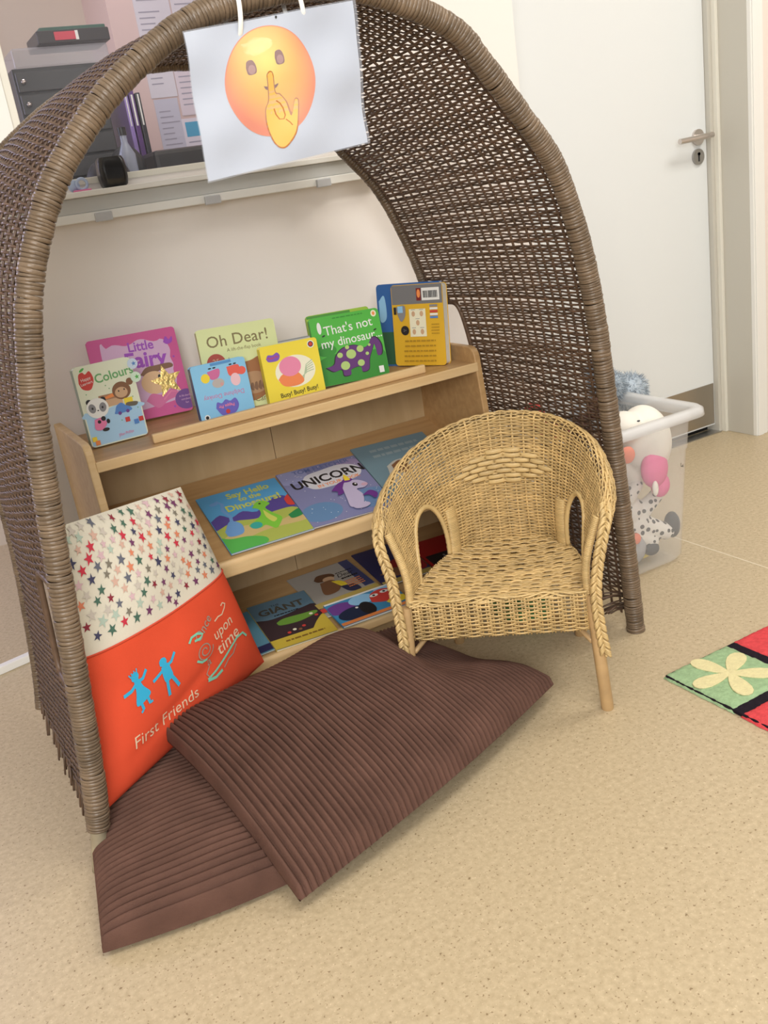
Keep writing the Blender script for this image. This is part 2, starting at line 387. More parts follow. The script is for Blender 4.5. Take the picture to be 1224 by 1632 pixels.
# ------------------------------------------------------------------ wicker hood
HY0, HD = 1.56, 0.60
arch = [(0.089,0.0),(0.119,0.171),(0.156,0.529),(0.185,0.795),(0.2,0.893),(0.235,1.03),(0.301,1.159),(0.384,1.252),(0.458,1.311),(0.566,1.372),(0.677,1.402),(0.80,1.412),(0.915,1.395),(1.055,1.335),(1.115,1.27),(1.185,1.182),(1.258,1.081),(1.306,0.942),(1.333,0.797),(1.349,0.631),(1.362,0.45),(1.380,0.207),(1.391,0.0)]
AR, AL = catmull(arch, 1600)
def hood(s, v, off=0.0):
    """s arc length, v depth 0..1, off along outward normal"""
    s = np.asarray(s, float); v = np.asarray(v, float)
    q = np.clip(s/AL, 0, 1)*(len(AR)-1); i = np.clip(q.astype(int), 0, len(AR)-2); t = (q-i)[..., None]
    p = AR[i]*(1-t)+AR[i+1]*t
    j0 = np.clip(i-12, 0, len(AR)-1); j1 = np.clip(i+12, 0, len(AR)-1); T = AR[j1]-AR[j0]
    T = T/(np.linalg.norm(T, axis=-1, keepdims=True)); N = np.stack([-T[..., 1], T[..., 0]], -1)
    zz = p[..., 1]; bulge = 0.016*np.sin(PI*np.clip(v, 0, 1))*sstep(zz, 0.1, 0.7)
    o = off+bulge
    x = p[..., 0]+N[..., 0]*o; z = p[..., 1]+N[..., 1]*o
    x = x-0.075*v*sstep(zz, 0.35, 1.25); z = z-0.015*v*sstep(zz, 0.9, 1.35)
    return np.stack([x, HY0+HD*v+0*x, z], -1), np.stack([N[..., 0], 0*x, N[..., 1]], -1)
M_weave = mat('dark_wicker', (0.108, 0.064, 0.040), 0.42, noise=(40, 0.25), island=0.30)
M_rim = mat('rim_wicker', (0.160, 0.114, 0.075), 0.33, noise=(25, 0.28), island=0.1, bump=(300, 0.25))
M_pole = mat('bare_cane', (0.34, 0.29, 0.20), 0.45, noise=(30, 0.2))
hd0 = empty('wicker_hood', (0.74, 1.86, 0), 'large arched brown wicker hood standing on the floor around the bookcase, rim bound with cane', 'wicker hood')
NST = 20
vst = [(i+0.5)/NST for i in range(NST)]
s_lo, s_hi = 0.085, AL-0.075
pitch = 0.0069
g = G(); ns = int((s_hi-s_lo)/pitch)
LH = (0.325, 0.53, 0.11, 0.30)        # left hand hole: s range, v range
RH = (AL-0.78, AL-0.47, 0.815, 0.975) # right hand hole
for k in range(ns):
    s0 = s_lo+k*pitch+rng.normal(0, 0.0007)
    va, vb = 0.015, 0.985
    segs = [(va, vb)]
    for (a, b, c, d) in (LH, RH):
        if a < s0 < b: segs = [(va, c), (d, vb)]
    for (a, b) in segs:
        n = max(6, int((b-a)*NST*7)); v = np.linspace(a, b, n)
        ph = PI*NST*v-PI/2
        off = 0.0034*np.sin(ph+PI*(k % 2)+PI/2)
        sag = rng.normal(0, 0.0009)*np.sin(v*PI*rng.uniform(1, 3)+rng.uniform(0, 6))+0.0006*np.sin(v*NST*PI+rng.uniform(-.6, .6)+PI*(k % 2))
        P, N = hood(s0+sag, v, off)
        g.sweep(P, N, 0.0029*rng.uniform(0.88, 1.1), 0.0017, M_weave, 5)
wv = g.build('woven_panel', smooth=True); child(wv, hd0)
for j, v0 in enumerate(vst):
    g = G(); s = np.linspace(0.035+0.055*random.random(), AL-0.03-0.04*random.random(), 260)
    for (a, b, c, d) in (LH, RH):
        if c < v0 < d:
            parts = [s[s < a+0.01], s[s > b-0.01]]; break
    else: parts = [s]
    for q in parts:
        P, N = hood(q, np.full(len(q), v0)+0.0025*np.sin(q*7+j)); g.sweep(P, N, 0.0044, 0.0024, M_weave, 6)
    child(g.build('stake', smooth=True), hd0)
for (a, b, c, d) in (LH, RH):
    g = G(); m = 0.012
    t = np.linspace(0, 2*PI, 73)[:-1]; ex = 0.35
    sx = (a+b)/2+(b-a+0.004)/2*np.sign(np.cos(t))*np.abs(np.cos(t))**ex; vx = (c+d)/2+(d-c)/2*np.sign(np.sin(t))*np.abs(np.sin(t))**ex
    P, N = hood(sx, vx); g.sweep(P, N, 0.006, 0.006, M_weave, 8, closed=True); child(g.build('handhold_rim', smooth=True), hd0)
def bound_rim(name, v0, r0, s0, s1, seed):
    rg = np.random.default_rng(seed); g = G(); s = s0
    # tight binding: short rings of cane, each slightly tilted
    while s < s1:
        w = rg.uniform(0.0045, 0.009); ss = np.array([s, s+w*0.12, s+w*0.5, s+w*0.88, s+w*1.02]); rr = r0*rg.uniform(0.97, 1.05)
        P, N = hood(ss, np.full(5, v0)); tilt = rg.normal(0, 0.16)
        T = P[-1]-P[0]; T /= np.linalg.norm(T); Nn = N[2]; Bn = np.cross(T, Nn); prof = np.array([0.90, 0.985, 1.0, 0.985, 0.90])*rr
        kk = 18; a = np.arange(kk)/kk*2*PI+rg.uniform(0, .3)
        V = P[:, None]+(Bn*np.cos(a)[:, None]+Nn*np.sin(a)[:, None])[None]*prof[:, None, None]+T*(np.sin(a+seed)*tilt*rr*0.25)[None, :, None]
        fs = [(i*kk+j, (i+1)*kk+j, (i+1)*kk+(j+1) % kk, i*kk+(j+1) % kk) for i in range(4) for j in range(kk)]
        g.add(V.reshape(-1, 3), fs, M_rim); s += w*0.97
    o = g.build(name, smooth=True); child(o, hd0); return o
bound_rim('front_rim', 0.0, 0.0215, 0.085, AL-0.0, 3)
bound_rim('back_rim', 1.0, 0.0125, 0.06, AL-0.04, 5)
g = G(); P, N = hood(np.linspace(0.0, 0.10, 8), np.zeros(8)); g.sweep(P, N, 0.0150, 0.0150, M_pole, 16); child(g.build('bare_foot', smooth=True), hd0)
g = G()                                     # snapped strands fraying at the right foot
for i in range(16):
    v0 = 0.04+0.015*random.random(); s = AL-0.05-0.045*random.random()
    P, N = hood(np.array([s]), np.array([v0])); p0 = P[0]; L = random.uniform(.04, .07)
    d = np.array([-1.0, random.uniform(-.15, .5), random.uniform(-.35, .35)]); d /= np.linalg.norm(d)
    q = np.array([p0+np.array([0.0, 0, 0]), p0+d*L*.5+np.array([0, 0, .003]), p0+d*L]); q[:, 2] = np.maximum(q[:, 2], 0.006)
    g.sweep(q, (0, 0, 1), 0.003, 0.0016, M_weave, 5)
for i in range(30):                          # loose ends hanging under the left side
    v0 = vst[i % NST]+random.uniform(-.02, .02); P, N = hood(np.array([0.10, 0.07, 0.035+0.03*random.random()]), np.full(3, min(0.98, max(.03, v0))), random.uniform(-.004, .006))
    g.sweep(P, N, 0.0042, 0.0022, M_weave, 5)
fe = child(g.build('frayed_ends', smooth=True), hd0); fe['kind'] = 'stuff'

# ------------------------------------------------------------------ laminated sign on the rim
sg = empty('hanging_sign', (0.69, 1.525, 1.26), 'white laminated sheet with a yellow finger on lips face, hanging from the hood rim', 'sign')
TLp, TRp, BRp, BLp = [np.array(p) for p in ((0.547, 1.532, 1.354), (0.850, 1.528, 1.383), (0.833, 1.518, 1.163), (0.534, 1.515, 1.137))]
def sheet(u, v, w=0.0):   # u,v in 0..1, w towards viewer
    p = (TLp*(1-u)+TRp*u)*v+(BLp*(1-u)+BRp*u)*(1-v)
    y = -w-0.010*math.sin(PI*u)*(1-v)+0.006*math.sin(u*7+v*3)*(1-v)*0.6+0.0025*math.sin(u*11-v*9)+0.002*math.sin(u*5+v*13)
    return Vector((p[0], p[1]+y, p[2]))
def sheet_grid(u0, v0, u1, v1, w, m, nm, par, th=0.0006):
    g = G(); a, b = 40, 30
    for ww, fl in ((w, False), (w-th, True)):
        P = np.array([[sheet(u0+(u1-u0)*i/(a-1), v0+(v1-v0)*j/(b-1), ww) for j in range(b)] for i in range(a)]); g.grid(P, m, fl)
    o = g.build(nm, smooth=True); child(o, par); return o
M_paper = mat('printer_paper', (0.47, 0.51, 0.60), 0.5)
M_lam = mat('laminate', (0.6, 0.65, 0.75), 0.07, alpha=0.16, spec=1.0, bump=(22, 0.7))
sheet_grid(0.0, 0.0, 0.985, 1.0, 0.0, M_paper, 'paper', sg)
sheet_grid(-0.006, -0.010, 1.002, 1.010, 0.0009, M_lam, 'laminate_sleeve', sg, 0.0018)
def radial_face():
    m = bpy.data.materials.new('face_yellow'); m.use_nodes = True; nt = m.node_tree; b = nt.nodes['Principled BSDF']
    tc = nt.nodes.new('ShaderNodeTexCoord'); mp = nt.nodes.new('ShaderNodeMapping'); mp.vector_type = 'TEXTURE'
    mp.inputs['Location'].default_value = (0.671, 1.52, 1.300); mp.inputs['Scale'].default_value = (0.096, 0.5, 0.117)
    gr = nt.nodes.new('ShaderNodeTexGradient'); gr.gradient_type = 'SPHERICAL'; r = nt.nodes.new('ShaderNodeValToRGB')
    r.color_ramp.elements[0].position = 0.12; r.color_ramp.elements[0].color = (0.66, 0.16, 0.05, 1)
    r.color_ramp.elements[1].position = 0.95; r.color_ramp.elements[1].color = (0.74, 0.64, 0.12, 1)
    e = r.color_ramp.elements.new(0.50); e.color = (0.76, 0.40, 0.06, 1)
    nt.links.new(tc.outputs['Object'], mp.inputs[0]); nt.links.new(mp.outputs[0], gr.inputs[0]); nt.links.new(gr.outputs['Fac'], r.inputs[0])
    nt.links.new(r.outputs[0], b.inputs['Base Color']); b.inputs['Roughness'].default_value = 0.5
    return m
Mf = radial_face(); fy = ink('finger', (0.72, 0.42, 0.10)); fd = ink('finger_line', (0.42, 0.15, 0.03)); eye = ink('eye', (0.22, 0.09, 0.07))
I = Ink(0.00045, 0.00006)    # units: u*1, v*1 with aspect 0.3 : 0.22
def E(cx, cy, rx, ry, m, **k): I.ell(cx, cy, rx, ry, m, **k)
E(.508, .500, .262, .405, ink('face_edge', (0.68, 0.18, 0.06)), n=60); E(.508, .502, .255, .396, Mf, n=60)
for ex, ey in ((.398, .622), (.567, .655)):
    I.blob([(ex-.028, ey+.005), (ex-.018, ey+.05), (ex+.012, ey+.055), (ex+.028, ey+.01), (ex+.024, ey-.042), (ex-.018, ey-.045)], eye)
    E(ex+.003, ey-.012, .020, .034, ink('eye_inner', (0.36, 0.19, 0.17)))
I.blob([(.455, .475), (.50, .462), (.542, .475), (.53, .45), (.50, .438), (.468, .448)], eye)
I.blob([(.478, .555), (.497, .575), (.517, .55), (.523, .42), (.548, .40), (.583, .33), (.598, .245), (.625, .33), (.640, .345), (.652, .31), (.62, .15), (.585, .06), (.52, -.005), (.47, .04), (.442, .17), (.447, .30), (.474, .38)], fd)
I.blob([(.483, .55), (.498, .565), (.512, .545), (.518, .415), (.545, .392), (.575, .33), (.590, .22), (.627, .325), (.639, .335), (.645, .305), (.612, .15), (.58, .07), (.52, .006), (.476, .045), (.449, .17), (.453, .30), (.480, .38)], fy)
I.line([(.50, .30), (.505, .255), (.52, .215), (.545, .21), (.557, .235), (.553, .29), (.54, .33), (.52, .355)], .008, fd)
I.line([(.555, .205), (.575, .175), (.585, .15)], .007, fd)
I.ell(.589, .948, .006, .011, K)
prn = I.build('printed_face', None, lambda x, y, z: sheet(x-0.072, y*0.93+0.105, z), 0.03); child(prn, sg)
def cable_tie(u, lean):
    g = G(); c = sheet(u, 0.955); t = np.linspace(0, 2*PI, 40)[:-1]
    s0 = np.interp(c.x, AR[300:1000, 0], np.arange(300, 1000))/(len(AR)-1)*AL
    Pc, _ = hood(np.array([s0]), np.array([0.0])); rc = Pc[0]
    P = np.stack([c.x+lean*np.sin(t)*0.01+0*t, rc[1]-0.004+0.033*np.cos(t), (rc[2]+c.z)/2+0.004+((rc[2]-c.z)/2+0.026)*np.sin(t)], 1)
    g.sweep(P, np.stack([0*t, np.cos(t), np.sin(t)], 1), 0.0042, 0.0017, Wt, 8, closed=True)
    return g.build('cable_tie', smooth=True)
tag(cable_tie(0.315, 0.4), 'white cable tie looped over the hood rim at the left of the sign', 'cable tie', 'cable ties')
tag(cable_tie(0.665, -0.8), 'white cable tie looped over the hood rim at the right of the sign', 'cable tie', 'cable ties')

# ------------------------------------------------------------------ books
M_pages = mat('page_edges', (0.80, 0.77, 0.68), 0.7)
def frame(yaw, lean, roll):
    yaw, lean, roll = map(math.radians, (yaw, lean, roll))
    b = Vector((math.cos(yaw), math.sin(yaw), 0)); k = Vector((-math.sin(yaw), math.cos(yaw), 0))
    up = math.cos(lean)*Vector((0, 0, 1))+math.sin(lean)*k
    return math.cos(roll)*b+math.sin(roll)*up, -math.sin(roll)*b+math.cos(roll)*up
def rrect(w, h, r, n=5):
    p = []
    for cx, cy, a0 in ((w-r, r, -90), (w-r, h-r, 0), (r, h-r, 90), (r, r, 180)):
        for i in range(n+1):
            a = math.radians(a0+90*i/n); p.append((cx+r*math.cos(a), cy+r*math.sin(a)))
    return p
def book(o, b, u, w, h, t, cover, art, label, group, r=0.006, spine=None, pages=None, board=0.0012, name='picture_book', inset=0.0015, step=0.00008):
    """o = lower left corner of the front cover; the book extends behind it"""
    b = Vector(b).normalized(); u = Vector(u); u = (u-b*u.dot(b)).normalized(); n = b.cross(u)
    e = empty(name, (0, 0, 0), label, 'book', group)
    e.matrix_world = Matrix(((b.x, u.x, n.x, o[0]), (b.y, u.y, n.y, o[1]), (b.z, u.z, n.z, o[2]), (0, 0, 0, 1)))
    g = G(); out = rrect(w, h, r)
    g.prism([(x, y, -board) for x, y in out], (0, 0, board), cover)
    g.prism([(x, y, -t) for x, y in out], (0, 0, board), cover)
    g.box((0, r*0.6, -t+board), (0.0016, h-r*0.6, -board), spine or cover)
    g.build('cover', e)
    g = G(); q = rrect(w-0.002-inset, h-2*inset, max(r-0.001, 0.001))
    g.prism([(x+0.002, y+inset, -t+board) for x, y in q], (0, 0, t-2*board), pages or M_pages); g.build('pages', e)
    I = Ink(0.00012, step, w/100); I.H = 100*h/w; I.clip = None if art is art_colours else (100, I.H)
    art(I, I.H); I.build('cover_print', e)
    return e
TOP = 'picture books standing on the top shelf'; MID = 'picture books lying on the sloping shelf'; LOW = 'picture books lying on the bottom shelf'
def stand(p, *a, **k):
    x, y, z, yaw, lean, roll, w, h = p; b, u = frame(yaw, lean, roll); z -= min(0, h*0) 
    return book((x, y, z+0.001+max(0, -b.z*w)+a[0]*math.sin(math.radians(lean))), b, u, w, h, *a, **k)

def art_colours(I, H):
    sky = ink('baby_blue', (0.42, 0.66, 0.88)); dg = ink('letter_green', (0.16, 0.42, 0.16))
    I.rect(2, 2, 98, 58, sky); I.blob([(2, 60), (30, 57), (60, 62), (98, 58), (98, 50), (2, 50)], sky)
    I.blob([(5, 110), (8, 124), (15, 127), (19, 123), (27, 127), (31, 113), (25, 99), (18, 96), (9, 100)], RED); I.ell(15, 131, 5, 2, GRN, rot=30)
    I.text('Happy', 18, 115, 7.5, Wt, 8, 0.9); I.text('Learners', 18, 108, 6.5, Wt, 8, 0.9)
    I.text('Colours', 66, 113, 21, dg, 4, 0.98, bold=0.018)
    I.rect(31, 62, 70, 80, TAN); I.rect(31, 74, 68, 83, ink('box_in', (0.42, 0.22, 0.12))); I.blob([(35, 76), (45, 80), (64, 84), (64, 79), (50, 76)], ORG)
    I.ell(72, 84, 16, 15, BRN); I.ell(89, 96, 6, 6, BRN); I.ell(71, 81, 11, 9, TAN); I.ell(67, 84, 1.2, 1.6, K); I.ell(77, 85, 1.2, 1.6, K)
    I.rect(72, 58, 87, 70, YEL); I.blob([(72, 56), (90, 54), (94, 60), (76, 62)], ink('trousers', (0.15, 0.13, 0.10)))
    I.blob([(53, 52), (57, 60), (66, 64), (73, 58), (80, 54), (80, 48), (53, 47)], BLU); I.ell(60, 47, 3, 3, PUR); I.ell(74, 48, 3, 3, PUR)
    I.ell(13, 76, 5, 5, K); I.ell(37, 76, 5, 5, K); I.ell(25, 64, 19, 17, Wt); I.ell(16, 65, 6, 8, GRY, rot=10); I.ell(34, 64, 6, 8, GRY, rot=-10)
    I.ell(16.5, 65, 1.6, 2, K); I.ell(33.5, 64, 1.6, 2, K); I.ell(25, 60, 1.6, 1, K)
    I.blob([(15, 46), (28, 47), (34, 36), (24, 27), (13, 30)], PNK); I.ell(30, 45, 4, 4, K); I.ell(37, 39, 3, 4, K); I.ell(30, 26, 6, 3, K); I.ell(22, 41, 3, 3, K)
    for x, y, m in ((70, 34, RED), (84, 27, BLU), (93, 30, RED), (7, 14, YEL), (11, 7, ORG)): I.rect(x-4, y-4, x+4, y+4, m)
    I.text('Jillian Phillips', 62, 12, 7, PNK, 4, 0.75)
    for x, y in ((47, 98), (88, 70), (52, 92), (12, 90), (60, 35), (92, 50)): I.ell(x, y, 1, 1, dg)
    for y, c, st in ((124, ink('tab_blue', (0.62, 0.74, 0.90)), BLU), (101, ink('tab_green', (0.66, 0.84, 0.68)), GRN)):
        I.ell(101, y, 9, 9, c); I.star(103, y, 4.5, st)
book_p = {'colours': (0.3583,2.1181,0.632,3.0,4.0,-0.5,0.1310,0.1790), 'fairy': (0.4310,2.3104,0.632,-6.2,12.1,-0.8,0.2162,0.2106),
 'ohdear': (0.6464,2.1246,0.632,-8.1,9.0,-1.4,0.1879,0.1971), 'delph': (0.6072,2.0903,0.632,0.3,5.1,-0.6,0.1338,0.1281),
 'busy': (0.7741,2.0748,0.632,-3.2,6.4,-1.2,0.1451,0.1372), 'dino': (0.9332,2.1214,0.632,-8.7,10.7,-1.3,0.1822,0.1691),
 'yellow': (1.1777,2.1725,0.632,-64.8,5.9,-1.7,0.1575,0.2090)}
bp = dict(book_p)
bp['fairy'] = (0.4310, 2.285, 0.632, -6.2, 12.1, -0.8, 0.2130, 0.2080)
stand(bp['colours'], 0.024, ink('cover_cream', (0.80, 0.84, 0.66)), art_colours, 'cream and blue board book reading Colours, with panda and monkey, leftmost on the top shelf', TOP, spine=ink('spine_mix', (0.36, 0.44, 0.30)), r=0.009)
def art_fairy(I, H):
    pk = ink('fairy_pale', (0.72, 0.46, 0.70)); vi = ink('violet', (0.36, 0.06, 0.55)); gold = mat('gold_foil', (0.85, 0.60, 0.22), 0.25, 0.9, bump=(90, 0.6))
    pts = [(12, 8), (14, 88)]; pts += [(20+i*7, 88+2.2*math.sin(i*1.4)-abs(i-5)*0.4) for i in range(10)]; pts += [(88+2*(i % 2), 80-i*8) for i in range(9)]
    I.blob(pts, pk, 4)
    I.text('Little', 58, 82, 15, vi, -1, 0.95, bold=0.02); I.text('Fairy', 60, 66, 24, vi, -3, 1.0, bold=0.03)
    I.blob([(50, 50), (58, 57), (70, 58), (86, 58), (88, 53), (72, 51), (60, 46)], BRN); I.ell(64, 39, 15, 13, ink('skin', (0.80, 0.52, 0.30))); I.ell(71, 45, 1.8, 2.2, K)
    I.blob([(50, 20), (58, 27), (70, 24), (84, 30), (86, 20), (74, 16), (62, 10)], ink('dress', (0.70, 0.16, 0.38)))
    I.line([(70, 18), (80, 26), (88, 24), (82, 14), (92, 12)], 1.6, PNK)
    I.blob([(84, 82), (88, 88), (91, 84), (95, 87), (94, 81), (88, 79)], vi)
    I.star(78, 38, 19, gold, 8, 0.45)
    I.ell(95, 14, 13, 11.5, PUR, rot=5)
    for dy, t in ((4, 'A lift-the-flap'), (0, 'storybook'), (-4, 'fun')): I.text(t, 95, 14+dy, 3.2, LIL, 0, 0.9)
    for x, y in ((30, 70), (76, 70), (92, 64), (25, 40), (80, 8)): I.ell(x, y, 1.1, 1.1, vi)
stand(bp['fairy'], 0.016, ink('fairy_pink', (0.66, 0.09, 0.32)), art_fairy, 'large pink book reading Little Fairy with a gold foil star, leaning on the wall', TOP, r=0.008)
def art_oh(I, H):
    ol = ink('olive_text', (0.20, 0.16, 0.06))
    I.text('Oh Dear!', 50, 87, 20, ol, 0, 1.0, bold=0.006, spacing=1.02); I.text('A lift-the-flap book', 56, 75, 6, ol, 0, 0.95)
    I.ell(18, 61, 12, 12, ink('seal', (0.40, 0.05, 0.03))); I.text('25', 18, 63, 9, TAN); I.text('YEARS', 18, 57, 4, TAN)
    br = ink('hen_brown', (0.33, 0.13, 0.04))
    I.blob([(34, 66), (44, 58), (60, 58), (74, 62), (84, 56), (88, 40), (84, 22), (60, 8), (40, 14), (32, 40)], br); I.ell(60, 30, 20, 14, ink('wing', (0.42, 0.24, 0.12)))
    for k in range(7): I.blob([(46+5*k, 30), (49+5*k, 27+k), (48+5*k, 20), (44+5*k, 23)], ink('feather', (0.20, 0.10, 0.05)))
    I.text('Rod Campbell', 66, 9, 10.5, ol, 0, 0.95); I.rect(6, 2, 40, 5, GRN)
stand(bp['ohdear'], 0.022, ink('oh_green', (0.66, 0.72, 0.36)), art_oh, 'pale green board book reading Oh Dear!, behind the small blue and yellow books', TOP, r=0.009)
def art_delph(I, H):
    pp = ink('dd_pink', (0.62, 0.16, 0.36)); gy = ink('soft_grey', (0.50, 0.46, 0.44)); rd = ink('dd_red', (0.80, 0.13, 0.10))
    f = lambda x, y: (100-x, H-y)
    I.text('Delphine Donkey', 50, 38, 11.5, pp, 180, 0.92)
    I.blob([(28, 82), (33, 68), (47, 70), (50, 84)], pp); I.ell(44, 60, 11, 8, gy); I.ell(23, 72, 8, 8, YEL); I.ell(50, 57, 3, 3, ink('muz', (0.66, 0.35, 0.34)))   # plain soft toy shapes, upside down
    I.blob([(64, 84), (67, 68), (84, 68), (86, 84)], rd); I.ell(76, 60, 9, 11, ink('shell_pink', (0.85, 0.55, 0.62))); I.ell(90, 73, 8, 7, rd)
    I.ell(34, 87, 3, 1.2, K); I.ell(42, 87, 3, 1.2, K); I.ell(72, 87, 3, 1.2, K); I.ell(80, 87, 3, 1.2, K)
    I.blob([(30, 18), (34, 28), (42, 25), (50, 30), (58, 26), (68, 29), (72, 16), (62, 4), (40, 4)], ink('logo_blue', (0.16, 0.14, 0.55)))
    I.text('Peppa Pig', 50, 19, 7.5, ink('logo_pink', (0.85, 0.25, 0.35)), 180, 1.0, bold=0.02); I.ell(50, 9, 4, 4, RED)
    I.ell(11, 6, 5, 5, Wt); I.ell(11, 6, 3, 3, K); I.rect(36, 91, 74, 96, ink('band', (0.10, 0.30, 0.62)))
stand(bp['delph'], 0.020, ink('delph_blue', (0.26, 0.58, 0.86)), art_delph, 'small blue board book standing upside down on the top shelf, title Delphine Donkey', TOP, r=0.007, spine=ink('navy', (0.05, 0.09, 0.22)), pages=ink('navy_pages', (0.30, 0.33, 0.42)))
def art_busy(I, H):
    I.ell(54, 47, 35, 26, ink('pale_oval', (0.86, 0.84, 0.66))); g2 = ink('oval_green', (0.45, 0.55, 0.38))
    for k in range(5): I.line([(64, 36-k*2), (74, 42+k*3), (86, 44+k*4)], 1.5, g2)
    I.blob([(22, 38), (30, 45), (46, 48), (58, 44), (66, 30), (56, 24), (38, 24), (28, 28)], ink('busy_orange', (0.85, 0.25, 0.09)))  # plain rounded shapes, no character
    I.ell(46, 56, 19, 16, ink('busy_pink', (0.80, 0.26, 0.42)))
    I.blob([(8, 74), (12, 80), (20, 79), (28, 82), (32, 76), (27, 69), (12, 69)], ink('logo_violet', (0.22, 0.10, 0.50))); I.text('Peppa Pig', 20, 75, 4.8, RED, 2, bold=0.02)
    I.ell(88, 85, 6, 6, Wt); I.ell(88, 85, 4.6, 4.6, K); I.ell(88, 85, 3.2, 3.2, RED)
    I.text('Busy! Busy! Busy!', 54, 13, 10.5, K, 3, 0.92, bold=0.01)
stand(bp['busy'], 0.020, ink('busy_yellow', (0.86, 0.70, 0.06)), art_busy, 'small yellow board book reading Busy! Busy! Busy! with a pink and orange picture', TOP, r=0.007)
def art_dino(I, H):
    dk = ink('dino_dark_green', (0.04, 0.27, 0.035)); pu = ink('dino_purple', (0.13, 0.035, 0.19)); lg = ink('spot_green', (0.45, 0.62, 0.20)); ol = K
    I.blob([(2, 34), (20, 40), (50, 42), (80, 38), (98, 34), (98, 2), (2, 2)], dk); I.ell(17, 47, 14, 8, dk)
    I.text("That's not", 53, 74, 17.5, Wt, 3, 0.98, bold=0.004); I.text('my dinosaur...', 55, 57, 16.5, Wt, 2, 0.96, bold=0.004)
    body = [(10, 24), (22, 27), (27, 38), (38, 47), (56, 49), (70, 43), (78, 47), (84, 55), (92, 53), (97, 42), (95, 30), (89, 29), (88, 38), (86, 46), (83, 40), (76, 27), (72, 12), (62, 10), (60, 18), (46, 16), (44, 9), (34, 9), (32, 18), (20, 17)]
    I.blob(body, ol); c = np.mean(body, 0); I.blob([tuple(c+(np.array(p)-c)*0.955) for p in body], pu)
    for x, y, r in ((50, 37, 7), (39, 23, 6.5), (62, 23, 5), (34, 38, 4), (64, 42, 5), (46, 47, 3), (73, 34, 2.5), (78, 45, 2)): I.ell(x, y, r, r*0.9, lg)
    I.rect(86, 5, 93, 14, Wt); I.ell(92, 86, 4, 4.5, CRM); I.ell(92, 86, 2, 2.5, ORG)
    I.ell(12, 78, 3, 8, Wt); I.greek(30, 76, 88, 1, 3, dk, 1.2); I.ell(16, 67, 2.5, 1, K, 20); I.ell(90, 64, 2.5, 1, K, 20)
stand(bp['dino'], 0.016, ink('dino_green', (0.09, 0.48, 0.06)), art_dino, "bright green board book reading That's not my dinosaur with a purple spotted dinosaur", TOP, r=0.010)
stand((0.938, 2.145, 0.632, -8.7, 11, -1.3, 0.165, 0.1745), 0.014, ink('lime', (0.38, 0.58, 0.06)), lambda I, H: I.rect(0, H-5, 70, H-1, ink('leaf', (0.09, 0.33, 0.05))), 'lime green book standing directly behind the dinosaur book, only its top edge showing', TOP, r=0.008)
stand((0.800, 2.103, 0.632, -3.0, 9, -1.2, 0.120, 0.1400), 0.014, ink('silver', (0.52, 0.53, 0.52)), lambda I, H: I.rect(0, H-3, 100, H-1, GRY), 'grey book behind the small yellow Busy book, only its top edge showing', TOP, r=0.008)
def art_yel(I, H):
    I.rect(1, H*0.76, 99, H-1, ink('back_grey', (0.19, 0.19, 0.20))); I.rect(60, H*0.80, 94, H*0.95, Wt)
    x = 63
    while x < 90:
        w = random.choice((.7, 1.2, 1.8)); I.rect(x, H*0.83, x+w, H*0.915, K); x += w+random.choice((.7, 1.1))
    I.rect(50, H*0.80, 59, H*0.95, ink('dark_red', (0.20, 0.02, 0.02))); I.ell(54.5, H*0.885, 3.4, 7, ORG)
    I.rect(34, H*0.36, 66, H*0.70, CRM)
    for xx, yy in ((42, .64), (58, .64), (50, .53), (42, .42), (58, .42)): I.ell(xx, H*yy, 3.4, 4.6, TAN); I.rect(xx-4, H*yy+6.5, xx+4, H*yy+7.3, GRY)
    I.blob([(8, H*.72), (14, H*.74), (26, H*.74), (26, H*.62), (18, H*.55), (12, H*.62)], GRY); I.rect(12, H*.66, 22, H*.74, SKY); I.rect(4, H*.64, 9, H*.73, K)
    I.ell(24, H*.44, 8, 8, K); I.text('2+', 24, H*.44, 6, GRY)
    for k, c in enumerate((GRY, Wt, RED, Wt, BLU)): I.rect(75, H*(.72-.035*k), 90, H*(.745-.035*k), c)
    I.greek(76, 92, H*.50, 4, 5, ink('ochre', (0.42, 0.24, 0.02)), 1.6); I.greek(20, 84, H*.30, 6, 8.5, ink('ochre', (0.42, 0.24, 0.02)), 2.6)
def stack_book(p, dn, *a, **k):
    x, y, z, yaw, lean, roll, w, h = p; b, u = frame(yaw, lean, roll); n = b.cross(u)
    return book(Vector((x, y, z+0.004))-n*dn, b, u, w, h, *a, **k)
yp = (1.1777, 2.1725, 0.632, -60, 5.9, -1.0, 0.150, 0.2060)
stack_book(yp, 0, 0.026, ink('ochre_yellow', (0.74, 0.44, 0.03)), art_yel, 'yellow and grey board book showing its barcode, at the right end of the top shelf', TOP, r=0.009, spine=RED)
stack_book((yp[0]-0.040, yp[1]+0.040, yp[2], -60, 5.9, -1.0, 0.192, 0.2120), 0.031, 0.016, ink('deep_blue', (0.03, 0.13, 0.40)), lambda I, H: (I.rect(1, 2, 99, H*.42, ink('dk_green', (0.03, 0.12, 0.06))), I.blob([(3, H*.8), (12, H*.86), (14, H*.6), (4, H*.55)], SKY)), 'blue and green book propped behind the yellow barcode book, its left edge showing', TOP, r=0.01)
bb, uu = frame(-60, 5.9, -1)

